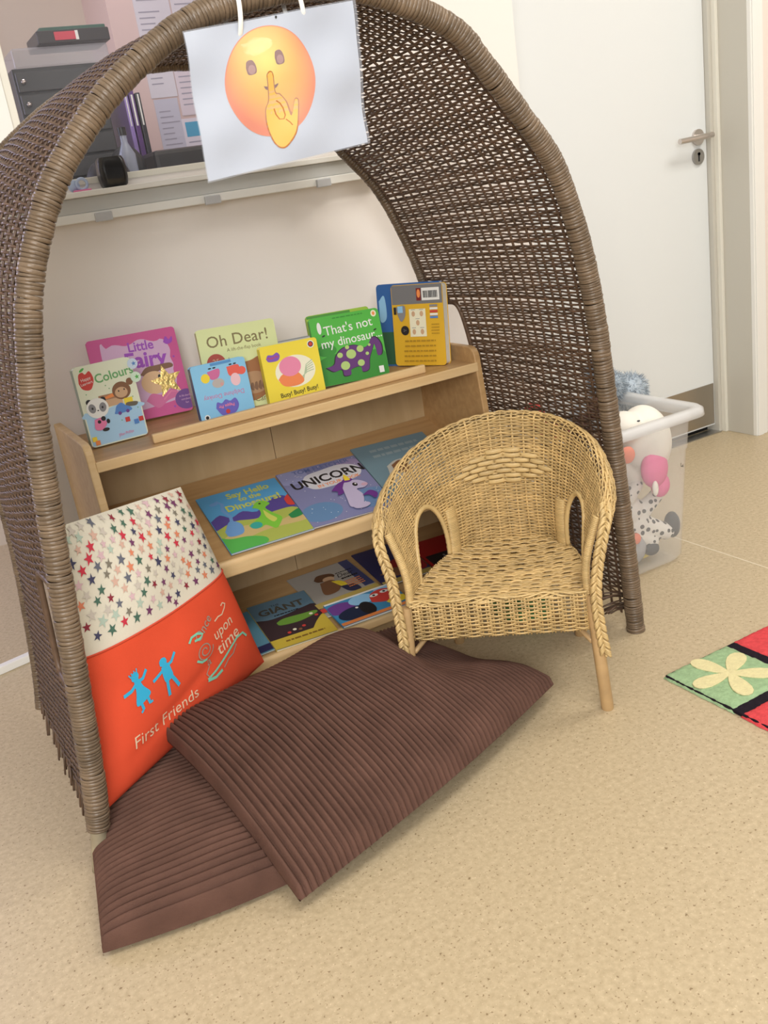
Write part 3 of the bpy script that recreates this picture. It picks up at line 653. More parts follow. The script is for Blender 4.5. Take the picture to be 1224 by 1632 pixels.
def lie(o, yaw, w, h, t, slope, dn, *a, **k):
    b = Vector((math.cos(math.radians(yaw)), math.sin(math.radians(yaw)), 0)); yy = Vector((0, 1, slope)).normalized()
    nrm = Vector((1, 0, 0)).cross(yy).normalized(); b = (b-nrm*b.dot(nrm)).normalized(); u = nrm.cross(b)
    return book(Vector(o)+nrm*dn, b, u, w, h, t, *a, r=0.0012, board=0.0004, inset=0.0004, **k)
def art_hello(I, H):
    I.rect(0, 0, 100, H, ink('hello_blue', (0.10, 0.36, 0.66))); mt = ink('mountain', (0.10, 0.07, 0.30))
    I.blob([(0, 62), (14, 70), (24, 60), (40, 66), (54, 58), (70, 68), (88, 76), (100, 66), (100, 45), (0, 45)], mt, 5)
    fg = ink('field', (0.42, 0.48, 0.10)); I.blob([(0, 44), (25, 52), (50, 46), (75, 50), (100, 44), (100, 0), (0, 0)], fg); I.blob([(0, 26), (30, 40), (60, 30), (100, 36), (100, 20), (50, 22), (0, 12)], ink('sand', (0.60, 0.46, 0.20)))
    I.blob([(0, 30), (10, 24), (30, 20), (46, 10), (40, 0), (0, 0)], GRN)
    yl = ink('title_lime', (0.55, 0.60, 0.12))
    I.text('Say Hello', 60, 99, 14, yl, 0, 1.0, bold=0.03); I.text('to the', 58, 88, 11, yl, 0, 1.0, bold=0.03); I.text('Dinosaurs!', 58, 76, 15.5, yl, 0, 1.0, bold=0.03)
    lb = ink('longneck', (0.16, 0.34, 0.66)); I.line([(14, 92), (20, 95), (24, 88), (20, 76), (24, 62), (20, 46), (14, 36)], 4, lb); I.ell(15, 92, 5, 3, lb); I.blob([(8, 38), (20, 54), (30, 44), (26, 28), (10, 28)], lb)
    lg = ink('dino_lime', (0.22, 0.58, 0.06)); I.blob([(52, 66), (60, 74), (68, 74), (74, 66), (66, 60), (70, 48), (76, 36), (70, 26), (62, 20), (54, 30), (46, 28), (36, 36), (46, 42), (56, 50), (58, 60)], lg)
    I.blob([(62, 58), (66, 46), (70, 36), (64, 32), (60, 44)], ink('belly', (0.62, 0.66, 0.14))); I.ell(44, 34, 7, 6, ink('teal', (0.05, 0.40, 0.35))); I.ell(63, 70, 1.4, 1.4, K)
    I.blob([(92, 66), (100, 72), (100, 52), (92, 54)], RED); I.blob([(84, 36), (100, 42), (100, 30), (86, 28)], ink('bush', (0.03, 0.25, 0.08)))
lie((0.5749,1.9762,0.3478), -1.2, 0.2120, 0.2353, 0.004, 0.37, 0.001, ink('hello_blue', (0.10, 0.36, 0.66)), art_hello, 'blue book reading Say Hello to the Dinosaurs! on the sloping shelf beside the red cushion', MID)
def art_uni(I, H):
    lv = ink('uni_lavender', (0.22, 0.23, 0.42)); I.rect(0, 0, 100, H, lv)
    for x, y, r, c in ((14, 96, 20, (0.30, 0.32, 0.55)), (84, 24, 26, (0.14, 0.24, 0.44)), (20, 22, 24, (0.13, 0.25, 0.45)), (86, 92, 18, (0.34, 0.28, 0.48))): I.ell(x, y, r, r*.7, ink('mist%d' % x, c))
    cl = ink('cloud', (0.66, 0.66, 0.72)); I.blob([(20, 78), (30, 92), (50, 96), (76, 98), (94, 88), (92, 72), (74, 64), (50, 62), (30, 64)], cl)
    I.text('TOM FLETCHER', 54, 102, 10, ink('uni_blue', (0.12, 0.16, 0.36)), 0, 1.0, bold=0.02); I.text('UNICORN', 54, 80, 20, K, 4, 1.0, bold=0.025); I.text('IN YOUR BOOK', 62, 68, 7.5, ORG, 3, 1.0, bold=0.02)
    for i in range(60): I.ell(random.uniform(4, 96), random.uniform(4, H-4), .5, .5, Wt, n=6)
    pl = ink('pony', (0.52, 0.46, 0.66)); mn = ink('mane', (0.15, 0.04, 0.26))
    I.blob([(44, 50), (56, 60), (66, 62), (60, 52), (56, 42), (48, 40), (50, 46)], mn); I.blob([(58, 50), (66, 60), (80, 58), (88, 48), (82, 42), (72, 42), (74, 30), (66, 14), (52, 14), (54, 30)], pl)
    I.blob([(60, 60), (68, 66), (76, 62), (70, 58)], mn); I.ell(74, 51, 3, 3.6, K); I.ell(75, 52, 1.1, 1.3, Wt); I.ell(84, 47, 4, 3, ink('muzzle', (0.60, 0.38, 0.50)))
    I.blob([(66, 62), (70, 74), (73, 62)], YEL); I.blob([(72, 28), (84, 34), (90, 26), (84, 18), (80, 26)], mn); I.ell(64, 12, 10, 5, pl)
lie((0.7849,1.9732,0.3467), -3.2, 0.2219, 0.2410, 0.004, 0.37, 0.0022, ink('uni_lavender', (0.22, 0.23, 0.42)), art_uni, 'lavender book reading UNICORN with a small white unicorn, middle of the sloping shelf', MID)
def art_c(I, H):
    I.rect(0, 0, 100, H, ink('slate_blue', (0.17, 0.27, 0.33))); I.greek(16, 84, 94, 2, 12, ink('slate_txt', (0.28, 0.36, 0.40)), 5)
    I.blob([(24, 60), (40, 68), (60, 66), (80, 60), (92, 40), (80, 18), (20, 20)], ink('pale_shape', (0.50, 0.50, 0.46))); I.blob([(30, 60), (44, 66), (50, 52), (40, 40), (30, 48)], BRN)
lie((1.0100,1.9852,0.3500), -3.5, 0.2200, 0.2450, 0.004, 0.37, 0.0035, ink('slate_blue', (0.17, 0.27, 0.33)), art_c, 'slate blue book on the sloping shelf, half hidden by the wicker chair back', MID)
def art_giant(I, H):
    I.rect(0, 0, 100, H, ink('giant_blue', (0.13, 0.23, 0.31))); dkk = ink('giant_dark', (0.05, 0.03, 0.035))
    I.text('THE', 42, 122, 8, K); I.text('GIANT', 48, 108, 25, ink('gold_dark', (0.09, 0.08, 0.06)), 0, 1.0, bold=0.03); I.greek(30, 72, 90, 1, 3, K, 3)
    I.blob([(0, 92), (20, 84), (50, 86), (80, 92), (100, 88), (100, 20), (0, 20)], dkk); I.blob([(26, 70), (40, 76), (70, 74), (92, 72), (90, 64), (60, 56), (30, 60)], ink('grass', (0.16, 0.33, 0.05)))
    I.rect(0, 0, 100, 26, ink('giant_yellow', (0.62, 0.46, 0.06))); I.blob([(70, 26), (84, 44), (100, 56), (100, 20)], ink('giant_yellow', (0.62, 0.46, 0.06)))
    for x, y, c in ((34, 34, RED), (44, 38, CRM), (52, 34, BRN), (60, 40, RED), (82, 66, CRM), (88, 58, RED)): I.ell(x, y, 3, 3, c)
    I.greek(20, 84, 12, 1, 3, ink('giant_ink', (0.25, 0.14, 0.03)), 4)
lie((0.6215,1.9390,0.0929), -3.9, 0.1612, 0.2261, 0.004, 0.133, 0.0015, ink('giant_yellow', (0.62, 0.46, 0.06)), art_giant, 'blue and yellow book reading GIANT at the left of the bottom shelf', LOW)
def art_boy(I, H):
    I.rect(0, 0, 100, H, ink('boy_bg', (0.40, 0.37, 0.33))); nv = ink('boy_navy', (0.05, 0.06, 0.16)); I.rect(84, 40, 100, H, nv)
    I.greek(64, 92, 96, 1, 5, K, 2); I.text('Dear', 76, 88, 14, K, 0, 0.9, shear=0.3); I.greek(66, 92, 76, 1, 5, K, 4)
    I.blob([(30, 96), (40, 106), (58, 102), (62, 92), (48, 86), (34, 88)], ink('hair_brown', (0.13, 0.06, 0.03))); I.ell(50, 88, 9, 7, TAN); I.blob([(34, 84), (52, 84), (58, 66), (46, 50), (26, 52)], BRN)
    I.blob([(50, 80), (62, 74), (66, 60), (58, 56)], YEL); I.blob([(54, 60), (74, 54), (76, 36), (60, 40)], ink('trouser_navy', (0.04, 0.04, 0.09))); I.greek(64, 90, 66, 4, 6, ORG, 2.6)
    I.rect(0, 20, 100, 34, ink('boy_gold', (0.48, 0.36, 0.10))); I.rect(0, 8, 100, 18, RED)
lie((0.7840,2.0004,0.1015), 0.4, 0.1850, 0.2315, 0.003, 0.133, -0.001, ink('boy_bg', (0.40, 0.37, 0.33)), art_boy, 'grey cream book with a boy in a brown coat, back of the bottom shelf', LOW)
def art_alien(I, H):
    I.rect(0, 0, 100, H, ink('al_blue', (0.06, 0.28, 0.52))); 
    for x, y, a, b_, c in ((16, 40, 20, 14, PUR), (48, 45, 18, 12, SKY), (86, 52, 16, 9, SKY), (30, 20, 26, 15, ink('ink_navy', (0.02, 0.03, 0.07))), (46, 22, 10, 16, K)): I.ell(x, y, a, b_, c)
    I.blob([(56, 30), (62, 48), (80, 54), (96, 44), (92, 28), (74, 22)], RED); I.ell(66, 44, 6, 3.4, Wt); I.ell(82, 46, 6, 3.4, Wt); I.ell(66, 44, 2, 2, K); I.ell(82, 46, 2, 2, K)
    I.blob([(72, 20), (84, 26), (100, 24), (96, 12), (78, 12)], YEL); I.rect(0, 0, 100, 7, ORG); I.ell(34, 30, 2, 2, Wt); I.rect(0, H-4, 100, H, Wt)
lie((0.7956,1.9260,0.0911), -1.6, 0.1958, 0.1178, 0.005, 0.133, 0.0065, ink('al_blue', (0.06, 0.28, 0.52)), art_alien, 'bright blue and red landscape book with cartoon faces at the front of the bottom shelf', LOW)
def art_navy(I, H):
    I.rect(0, 0, 100, H, ink('nv', (0.03, 0.03, 0.10))); I.blob([(30, 60), (60, 78), (96, 74), (96, 20), (50, 26)], ink('nv_red', (0.28, 0.02, 0.02))); I.blob([(10, 40), (40, 50), (60, 40), (40, 20)], BRN); I.rect(0, 0, 100, 14, ink('boy_gold', (0.48, 0.36, 0.10)))
lie((0.9760,2.0340,0.1060), -2.5, 0.150, 0.205, 0.003, 0.133, 0.0025, ink('nv', (0.03, 0.03, 0.10)), art_navy, 'navy and dark red book on the bottom shelf, just left of the wicker chair', LOW)
def art_herd(I, H):
    I.rect(0, 0, 100, H, ink('herd_red', (0.36, 0.015, 0.015))); I.rect(4, H*.40, 96, H*.62, K); I.text('HERO', 60, H*.51, 20, GRY, 2, 1.1, bold=0.03)
lie((1.125,1.960,0.096), -4, 0.170, 0.230, 0.004, 0.133, 0.0035, ink('herd_red', (0.36, 0.015, 0.015)), art_herd, "dark red book with a black title band, seen through the chair's left opening", LOW)
lie((0.545,1.950,0.093), 2, 0.11, 0.20, 0.003, 0.133, -0.0005, ink('teal_book', (0.12, 0.30, 0.42)), lambda I, H: I.rect(6, 4, 94, 30, ink('nv', (0.03, 0.03, 0.10))), 'dark blue book on the bottom shelf tucked behind the red cushion', LOW)

# ------------------------------------------------------------------ corduroy floor cushions
M_cord = mat('brown_corduroy', (0.118, 0.062, 0.047), 0.9, spec=0.15, noise=(14, 0.16), bump=(500, 0.5))
def vnoise(u, v, seed, n=5, f=3.0):
    r = np.random.default_rng(seed); o = 0
    for _ in range(n):
        a, b, c = r.uniform(-f, f), r.uniform(-f, f), r.uniform(0, 6.28); o = o+np.sin(2*PI*(a*u+b*v)+c)/n
    return o
def cushion(nm, label, c, zf, botf, nr, rib_along_v, seed, amp=0.0135, pin=0.0, xyf=None):
    Fp, Rp, Bp, Lp = [np.array(p, float) for p in c]
    nu, nv = (nr*12+1, 90) if rib_along_v else (90, nr*12+1)
    u, v = np.meshgrid(np.linspace(0, 1, nu), np.linspace(0, 1, nv), indexing='ij')
    su, sv = u, v
    xy = Fp*((1-su)*(1-sv))[..., None]+Rp*(su*(1-sv))[..., None]+Bp*(su*sv)[..., None]+Lp*((1-su)*sv)[..., None]
    cen = (Fp+Rp+Bp+Lp)/4; k = pin*((4*u*(1-u))*(2*np.abs(v-.5))**2+(4*v*(1-v))*(2*np.abs(u-.5))**2)
    xy = xy+(cen-xy)*k[..., None]
    if xyf: xy = xy+xyf(u, v)
    w = u if rib_along_v else v; x = v if rib_along_v else u
    ph = PI*nr*(w+0.004*vnoise(u, v, seed, 4, 1.5)*np.minimum(1, 12*w*(1-w)))
    rib = amp*(np.abs(np.sin(ph))**0.75)
    top = zf(u, v)+0.004*vnoise(u, v, seed+1, 6, 2.5)*np.clip(16*u*(1-u)*v*(1-v)*1.5, 0, 1); bot = np.minimum(botf(u, v), top-0.006)
    g = G(); T = np.dstack([xy, (top+rib)[..., None]]); Bt = np.dstack([xy, np.maximum(bot, 0.002)[..., None]])
    mid = (T*0.5+Bt*0.5)                       # rounded edges: pull the outer ring of both skins to the seam
    for A in (T, Bt):
        A[0, :, 2] = mid[0, :, 2]; A[-1, :, 2] = mid[-1, :, 2]; A[:, 0, 2] = mid[:, 0, 2]; A[:, -1, 2] = mid[:, -1, 2]
    if rib_along_v:                      # rib ends make the front and back edges knobbly
        e = 0.0055*np.abs(np.sin(ph[:, 0])); d = (Lp-Fp)/np.linalg.norm(Lp-Fp)
        for A in (T, Bt): A[:, 0, :2] -= d*e[:, None]; A[:, -1, :2] += d*e[:, None]
    g.grid(T, M_cord, True); g.grid(Bt, M_cord)
    o = g.build(nm, smooth=True); tag(o, label, 'cushion', 'brown corduroy floor cushions'); return o, T
def pil(u, v, p=0.55): return (np.clip(4*u*(1-u), 0, 1)*np.clip(4*v*(1-v), 0, 1))**p
def z1(u, v): return 0.013+0.069*pil(u, v, 0.36)
def b1(u, v): return 0.012-0.012*pil(u, v, .3)
cushion('floor_cushion', 'flat brown corduroy cushion on the floor, partly under the other brown one', [(0.043, 1.335), (0.43, 1.285), (0.56, 1.80), (0.130, 1.86)], z1, b1, 36, False, 11, xyf=lambda u, v: np.stack([0*u, -0.012*np.sin(PI*u)*(1-v)], -1))
def edge2(u, v): return 0.028*(1-u)*(1-v)+0.045*u*(1-v)+0.125*u*v+0.145*(1-u)*v+0.035*np.sin(PI*u)*(1-v)*0.6+0.03*np.sin(PI*v)*(1-u)
def z2(u, v):
    z = edge2(u, v)+0.068*pil(u, v, 0.5)
    z = z-0.040*sstep(u+0.04*np.sin(5*v), .70, .82)*sstep(v, .12, .5)*(1-0.5*sstep(v, .9, 1.0))
    z = z+0.018*np.exp(-((u-.66)**2/.02+(v-.85)**2/.05))
    return z
def b2(u, v): return edge2(u, v)-0.012
c2o, T2 = cushion('floor_cushion', 'plump brown corduroy cushion lying on the flat one, in front of the wicker chair', [(0.345, 1.222), (1.050, 1.445), (0.885, 1.80), (0.275, 1.70)], z2, b2, 57, True, 23, xyf=lambda u, v: np.stack([0.006*np.sin(PI*u)*(1-v), -0.034*np.sin(PI*u)*(1-v)], -1))

# ------------------------------------------------------------------ red and star fabric book cushion
bcu = empty('book_cushion', (0.36, 1.75, 0.09), 'upright cushion with star fabric top and red pocket reading First Friends, leaning on the bookcase', 'cushion')
PTL, PTR, PBR, PBL = [np.array(p) for p in ((0.196, 1.732, 0.596), (0.468, 1.866, 0.567), (0.562, 1.862, 0.120), (0.128, 1.598, 0.088))]
pn = np.cross(PBR-PBL, PTL-PBL); pn /= np.linalg.norm(pn)       # towards the viewer
if pn[1] > 0: pn = -pn
def pth(u, v): return 0.046*(max(0, 1-abs(2*u-1)**3.2)*max(0, 1-abs(2*v-1)**3.2))**0.6
def pill(u, v, w=0.0, side=1):
    p = (PBL*(1-u)+PBR*u)*(1-v)+(PTL*(1-u)+PTR*u)*v
    wr = 0.0035*math.sin(9*u+5*v+1)*math.sin(PI*u)+0.003*math.sin(14*v-6*u)*math.sin(PI*u)*math.sin(PI*v)
    fold = -0.003*math.exp(-((v-(0.08+0.25*u))/0.03)**2)*sstep(u, .0, .3)*(1-sstep(u, .55, .8)) if side > 0 else 0
    p = p+pn*(side*(pth(u, v)*(1 if side > 0 else .55)+w)+wr*min(1, 20*u*(1-u)*v*(1-v)*4)+float(fold))
    return Vector(p)
M_star = mat('star_fabric', (0.70, 0.66, 0.55), 0.85, spec=0.2, bump=(700, 0.15))
M_red = mat('red_fabric', (0.74, 0.085, 0.035), 0.8, spec=0.2, bump=(700, 0.2), noise=(9, 0.05))
def psheet(u0, v0, u1, v1, w, m, nm, vb=None, both=False):
    g = G(); a, b = 48, 48
    for side in ((1, -1) if both else (1,)):
        P = np.array([[pill(u0+(u1-u0)*i/(a-1), v0+(v1-v0)*j/(b-1)+(vb(u0+(u1-u0)*i/(a-1))*(j/(b-1)) if vb else 0), w, side) for j in range(b)] for i in range(a)])
        g.grid(P, m, side < 0)
    o = g.build(nm, smooth=True); child(o, bcu); return o
psheet(0, 0, 1, 1, 0.0, M_star, 'star_fabric', both=True)
vb = lambda u: -0.008+0.016*u-0.012*math.sin(PI*u)
psheet(0.0, 0.0, 1.0, 0.545, 0.0022, M_red, 'red_pocket', vb)
g = G(); P = np.array([pill(u, 0.545+vb(u), 0.0026) for u in np.linspace(0.004, .996, 60)]); g.sweep(P, pn, 0.0022, 0.0016, mat('red_hem', (0.66, 0.07, 0.03), 0.8), 8); child(g.build('pocket_hem', smooth=True), bcu)
I = Ink(0.0012, 0.00001)
cols = [ink('s%d' % i, c, 0.8) for i, c in enumerate([(0.25,0.02,0.04),(0.05,0.05,0.11),(0.55,0.03,0.06),(0.12,0.13,0.17),(0.62,0.40,0.32),(0.66,0.22,0.12),(0.16,0.04,0.12),(0.42,0.52,0.44),(0.20,0.18,0.14),(0.64,0.44,0.48),(0.06,0.14,0.10),(0.55,0.50,0.44)])]
row = 0; v = 0.555
while v < 0.985:
    u = 0.03+(0.036 if row % 2 else 0)
    while u < 0.975:
        uu_, vv_ = u+random.uniform(-.008, .008), v+random.uniform(-.007, .007); s0 = 0.0240*random.uniform(.8, 1.15)
        if vv_-s0 > 0.55+vb(uu_): I.star(uu_, vv_, s0, random.choice(cols), random.uniform(-25, 25), 0.40)
        u += 0.073
    v += 0.0385; row += 1
child(I.build('printed_stars', None, lambda x, y, z: pill(min(max(x, 0), 1), min(max(y, 0), 1), z), 0.03), bcu)
I = Ink(0.0038, 0.00003); thr = ink('cream_thread', (0.80, 0.60, 0.42), 0.6); mint = ink('mint_thread', (0.22, 0.62, 0.45), 0.6); gth = ink('grey_thread', (0.36, 0.30, 0.24), 0.6); cy = ink('cyan_felt', (0.03, 0.40, 0.66), 0.8)
I.text('First Friends', 0.330, 0.162, 0.066, thr, 1, 1.12, bold=-0.002, spacing=1.02)
def fig(cx, cy_, s, girl, rot):
    c, sn = math.cos(math.radians(rot)), math.sin(math.radians(rot))
    f = lambda pts: [(cx+(x*1.45*c-y*sn)*s, cy_+(x*1.45*sn+y*c)*s) for x, y in pts]
    I.blob(f([(-.16, .62), (-.13, .80), (0, .88), (.14, .80), (.16, .62), (.06, .50), (-.06, .50)]), cy)
    if girl:
        I.blob(f([(-.10, .52), (.10, .52), (.16, .1), (.32, -.42), (0, -.52), (-.32, -.42), (-.16, .1)]), cy)
        I.line(f([(-.02, .40), (-.30, .30), (-.62, .36)]), .15*s, cy); I.line(f([(.0, .40), (.26, .36), (.50, .56)]), .15*s, cy)
        I.line(f([(-.14, -.4), (-.14, -.80)]), .15*s, cy); I.line(f([(.14, -.4), (.16, -.80)]), .15*s, cy)
        I.line(f([(-.16, -.78), (-.26, -.82)]), .10*s, cy); I.line(f([(.16, -.78), (.28, -.80)]), .10*s, cy)
        for a in (-.14, -.06, .03, .12): I.line(f([(a, .78), (a*1.4, .95)]), .06*s, cy)
    else:
        I.blob(f([(-.15, .52), (.15, .52), (.20, .1), (.16, -.2), (-.16, -.2), (-.20, .1)]), cy)
        I.line(f([(-.04, .40), (-.34, .34), (-.62, .30)]), .14*s, cy); I.line(f([(.04, .40), (.32, .42), (.58, .66)]), .14*s, cy)
        I.line(f([(-.10, -.1), (-.16, -.5), (-.20, -.86)]), .18*s, cy); I.line(f([(.10, -.1), (.20, -.48), (.28, -.84)]), .18*s, cy)
def done(nm, fx=1.0): child(I.build(nm, None, (lambda x, y, z: pill(0.725+(x-0.80)*1.4, y+0.045, z) if fx > 1 else pill(x, y, z)), 0.02), bcu)
done('lettering')
I = Ink(0.0038, 0.00003); fig(0.214, 0.330, 0.088, True, 12); done('felt_figure'); I = Ink(0.0038, 0.00003); fig(0.368, 0.318, 0.088, False, 10); done('felt_figure')
I = Ink(0.0038, 0.00003)
I.text('upon', 0.832, 0.292, 0.070, thr, 6, 0.85, bold=0.004, shear=0.1); done('lettering', 2); I = Ink(0.0038, 0.00003); I.text('time', 0.838, 0.222, 0.078, thr, 6, 0.95, bold=0.004, shear=0.1)
done('lettering', 2); I = Ink(0.0038, 0.00003); I.text('Once', 0.735, 0.352, 0.056, gth, 32, 0.9, bold=0.004, shear=0.2); done('lettering', 2); I = Ink(0.0038, 0.00003); I.text('a', 0.722, 0.205, 0.055, gth, 6, 0.9)
done('lettering', 2); I = Ink(0.0038, 0.00003)
sp = [(0.715+r*math.cos(a), 0.262+r*math.sin(a)) for a, r in zip(np.linspace(0, 4*PI, 40), np.linspace(.008, .042, 40))]; I.line(sp, .005, gth)
I.line([(0.655, .335), (.672, .352), (.70, .352), (.725, .335), (.705, .325), (.68, .33)], .010, mint); I.line([(.668, .245), (.69, .225), (.715, .222)], .009, mint)
I.line([(.70, .135), (.74, .145), (.79, .165), (.84, .185), (.885, .20), (.925, .195), (.94, .165)], .010, mint); I.line([(.70, .13), (.735, .118), (.77, .125)], .013, mint)
I.line([(.72, .185), (.70, .16), (.71, .138)], .004, gth); I.line([(.78, .128), (.81, .148), (.84, .152), (.87, .178)], .006, gth)
I.line([(.80, .345), (.825, .352), (.85, .348), (.875, .365), (.888, .38), (.875, .392), (.86, .385)], .0065, thr)
done('embroidered_swirls', 2); bpy.context.view_layer.update()

# ------------------------------------------------------------------ child's wicker chair
CO = (0.96, 1.487); CR = math.atan2(-0.61, 0.79)
ch = empty('wicker_chair', (CO[0], CO[1], 0), "small child's honey-coloured wicker armchair with two oval side openings", 'chair'); ch.rotation_euler = (0, 0, CR)
M_cane = mat('honey_cane', (0.57, 0.40, 0.175), 0.42, noise=(30, 0.16), island=0.16)
M_caneL = mat('honey_cane_wrap', (0.60, 0.435, 0.20), 0.38, noise=(20, 0.10), island=0.10)
M_pole2 = mat('chair_pole', (0.50, 0.33, 0.16), 0.4, noise=(18, 0.15))
base_c, _ = catmull([(0.186, 0.0), (0.180, 0.08), (0.168, 0.16), (0.142, 0.245), (0.095, 0.305), (0.045, 0.328), (0, 0.333)], 201)
top_c, _ = catmull([(0.212, 0.018, 0.408), (0.220, 0.08, 0.434), (0.210, 0.16, 0.468), (0.180, 0.245, 0.502), (0.126, 0.308, 0.526), (0.066, 0.338, 0.541), (0, 0.347, 0.547)], 201)
SZ = 0.262
def shell(phi, v, off=0.0):
    phi = np.asarray(phi, float); v = np.asarray(v, float); phi, v = np.broadcast_arrays(phi, v)
    q = (1-np.abs(phi))*200; i = np.clip(q.astype(int), 0, 199); t = (q-i)[..., None]; sg_ = np.sign(phi)+(phi == 0)
    b = base_c[i]*(1-t)+base_c[i+1]*t; p = top_c[i]*(1-t)+top_c[i+1]*t
    d = base_c[np.clip(i+3, 0, 200)]-base_c[np.clip(i-3, 0, 200)]; d /= np.linalg.norm(d, axis=-1, keepdims=True)
    out = np.stack([d[..., 1], -d[..., 0]], -1)                     # outward for the right half
    B = np.concatenate([b, np.full(b.shape[:-1]+(1,), SZ-0.006)], -1); O = np.concatenate([out, np.zeros(out.shape[:-1]+(1,))], -1)
    vc = np.clip(v, 0, 1)[..., None]
    P = B*(1-vc)+p*vc+O*(-0.014*np.sin(PI*vc)*(1-0.5*vc))
    slope = (p-B)/np.linalg.norm(p-B, axis=-1, keepdims=True)
    ex = np.clip(v-1, 0, 1)[..., None]; R = 0.0145; a = ex*PI*1.15
    P = P+O*(R*(1-np.cos(a)))+slope*(R*np.sin(a))
    N = O*np.cos(a*1.0)+np.array([0, 0, 1.0])*np.sin(a)*1.0
    N = N-slope*(N*slope).sum(-1, keepdims=True)*(ex < .01); N /= np.linalg.norm(N, axis=-1, keepdims=True)
    P = P+N*np.asarray(off)[..., None]
    X = P[..., 0]*sg_; Nx = N[..., 0]*sg_
    X = X+0.075*np.clip(P[..., 1], 0, 1)
    return np.stack([X, P[..., 1], P[..., 2]], -1), np.stack([Nx, N[..., 1], N[..., 2]], -1)
HC, HW, VT = 0.575, 0.185, 0.62
def inhole(phi, v): return (np.abs(np.abs(phi)-HC)/HW)**2.2+(np.clip(v, 0, 9)/VT)**2.2 < 1
NS = 36
g = G(); vrows = list(np.arange(0.008, 1.0, 0.0137))+list(np.arange(1.015, 2.0, 0.080))
for k, vr in enumerate(vrows):
    n = NS*7; phi = np.linspace(-0.995, 0.995, n); vv = vr+0.0015*np.sin(phi*13+k)+rng.normal(0, 0.0010)
    off = 0.0024*np.cos(PI*NS*(phi+1)/2+PI*(k % 2))
    P, N = shell(phi, vv, off); keep = ~inhole(phi, vv+0*phi)
    idx = np.where(keep)[0]
    for seg in np.split(idx, np.where(np.diff(idx) > 1)[0]+1):
        if len(seg) > 4: g.sweep(P[seg], N[seg], (0.0020 if vr < 1 else 0.0028)*rng.uniform(.9, 1.1), 0.0015, M_cane, 5)
for j in range(NS+1):
    phi = -1+2*(j)/NS
    if abs(phi) > .99: continue
    v = np.linspace(0, 1.95, 60); keep = ~inhole(phi, v); idx = np.where(keep)[0]; P, N = shell(np.full(60, phi), v, -0.0002)
    for seg in np.split(idx, np.where(np.diff(idx) > 1)[0]+1):
        if len(seg) > 2: g.sweep(P[seg], N[seg], 0.0030, 0.0016, M_cane, 5)
g.build('backrest', ch, smooth=True)
for sgn in (-1, 1):                        # bound edges of the oval openings
    g = G(); t = np.linspace(0, PI, 90)[:-1]; c_, s_ = np.cos(t), np.sin(t); P, N = shell(sgn*(HC+HW*np.sign(c_)*np.abs(c_)**0.91), VT*np.abs(s_)**0.91, -0.001)
    r = 0.0062*(1+0.10*np.sin(np.arange(89)*2.6)); g.sweep(P, N, r, r*0.85, M_caneL, 8); g.build('opening_rim', ch, smooth=True)
    g = G()                                # wide bound post at the foot of the back
    for i in range(29):
        v0 = 0.0+0.0150*i; w = 0.0145; vv = np.array([v0, v0+w*.25, v0+w*.75, v0+w]); pr = np.array([.93, 1, 1, .93])
        P, N = shell(np.full(4, sgn*(0.345+0.012*(i/29)**2)+0.0003*rng.normal()), vv, -0.004); g.sweep(P, N, 0.0170*pr, 0.0075*pr, M_caneL, 12)
    g.build('bound_post', ch, smooth=True)
    g = G()                                # bound front post from the seat up to the arm
    P0, N0 = shell(np.full(2, sgn*0.985), np.array([0.0, 1.0])); n = 46
    for i in range(n):
        vv = np.array([i, i+.25, i+.75, i+1])/n; P, N = shell(np.full(4, sgn*0.975), vv, -0.001); pr = np.array([.93, 1, 1, .93]); g.sweep(P, N, 0.0135*pr, 0.0085*pr, M_caneL, 12)
    g.build('arm_post', ch, smooth=True)
def braid(path, nrm, width, name, turns_per_m=34):
    C, L = catmull(path, 400); T = np.gradient(C, axis=0); T /= np.linalg.norm(T, axis=1)[:, None]
    Nn = np.array(nrm, float); Nn = Nn/np.linalg.norm(Nn); Nn = Nn-T*(T@Nn)[:, None]; Nn /= np.linalg.norm(Nn, axis=1)[:, None]; Bn = np.cross(T, Nn)
    g = G(); q = np.linspace(0, L, 400)
    for s_ in range(3):
        ph = 2*PI*(q*17.0+s_/3.0)
        for dd in (-1, 0, 1):
            P = C+Bn*(width*np.sin(ph))[:, None]+Nn*((width*0.55)*np.sin(2*ph))[:, None]+T*(dd*0.0044)
            g.sweep(P, Nn, 0.0031, 0.0023, M_caneL, 6)
    return g.build(name, ch, smooth=True)
braid([(0.232, 0.045, 0.430), (0.231, 0.010, 0.412), (0.222, -0.008, 0.385), (0.207, -0.014, 0.32), (0.200, -0.016, 0.26), (0.203, -0.018, 0.19), (0.210, -0.020, 0.128)], (0.15, -1, 0.15), 0.0092, 'braid')
braid([(-0.228, 0.045, 0.430), (-0.228, 0.010, 0.412), (-0.222, -0.008, 0.385), (-0.209, -0.014, 0.32), (-0.206, -0.016, 0.26), (-0.203, -0.018, 0.19), (-0.206, -0.020, 0.128)], (-0.15, -1, 0.15), 0.0092, 'braid')
for sgn in (-1, 1):                        # thin braid along the outer edge of the arm
    P, N = shell(np.full(12, 1.0*sgn)+0*np.linspace(0, 1, 12), np.linspace(1.0, 1.9, 12)); 
    q, _ = shell(sgn*np.linspace(0.99, 0.55, 14), np.full(14, 1.85), 0.002)
    g = G(); 
    for dd in range(3):
        ph = np.linspace(0, 40, 200)+dd*2*PI/3; C, _ = catmull(q, 200); P = C+np.stack([0.003*np.sin(ph)*sgn, 0*ph, 0.003*np.cos(ph)], 1); g.sweep(P, (0, 0, 1), 0.0022, 0.0022, M_caneL, 5)
    g.build('arm_edging', ch, smooth=True)
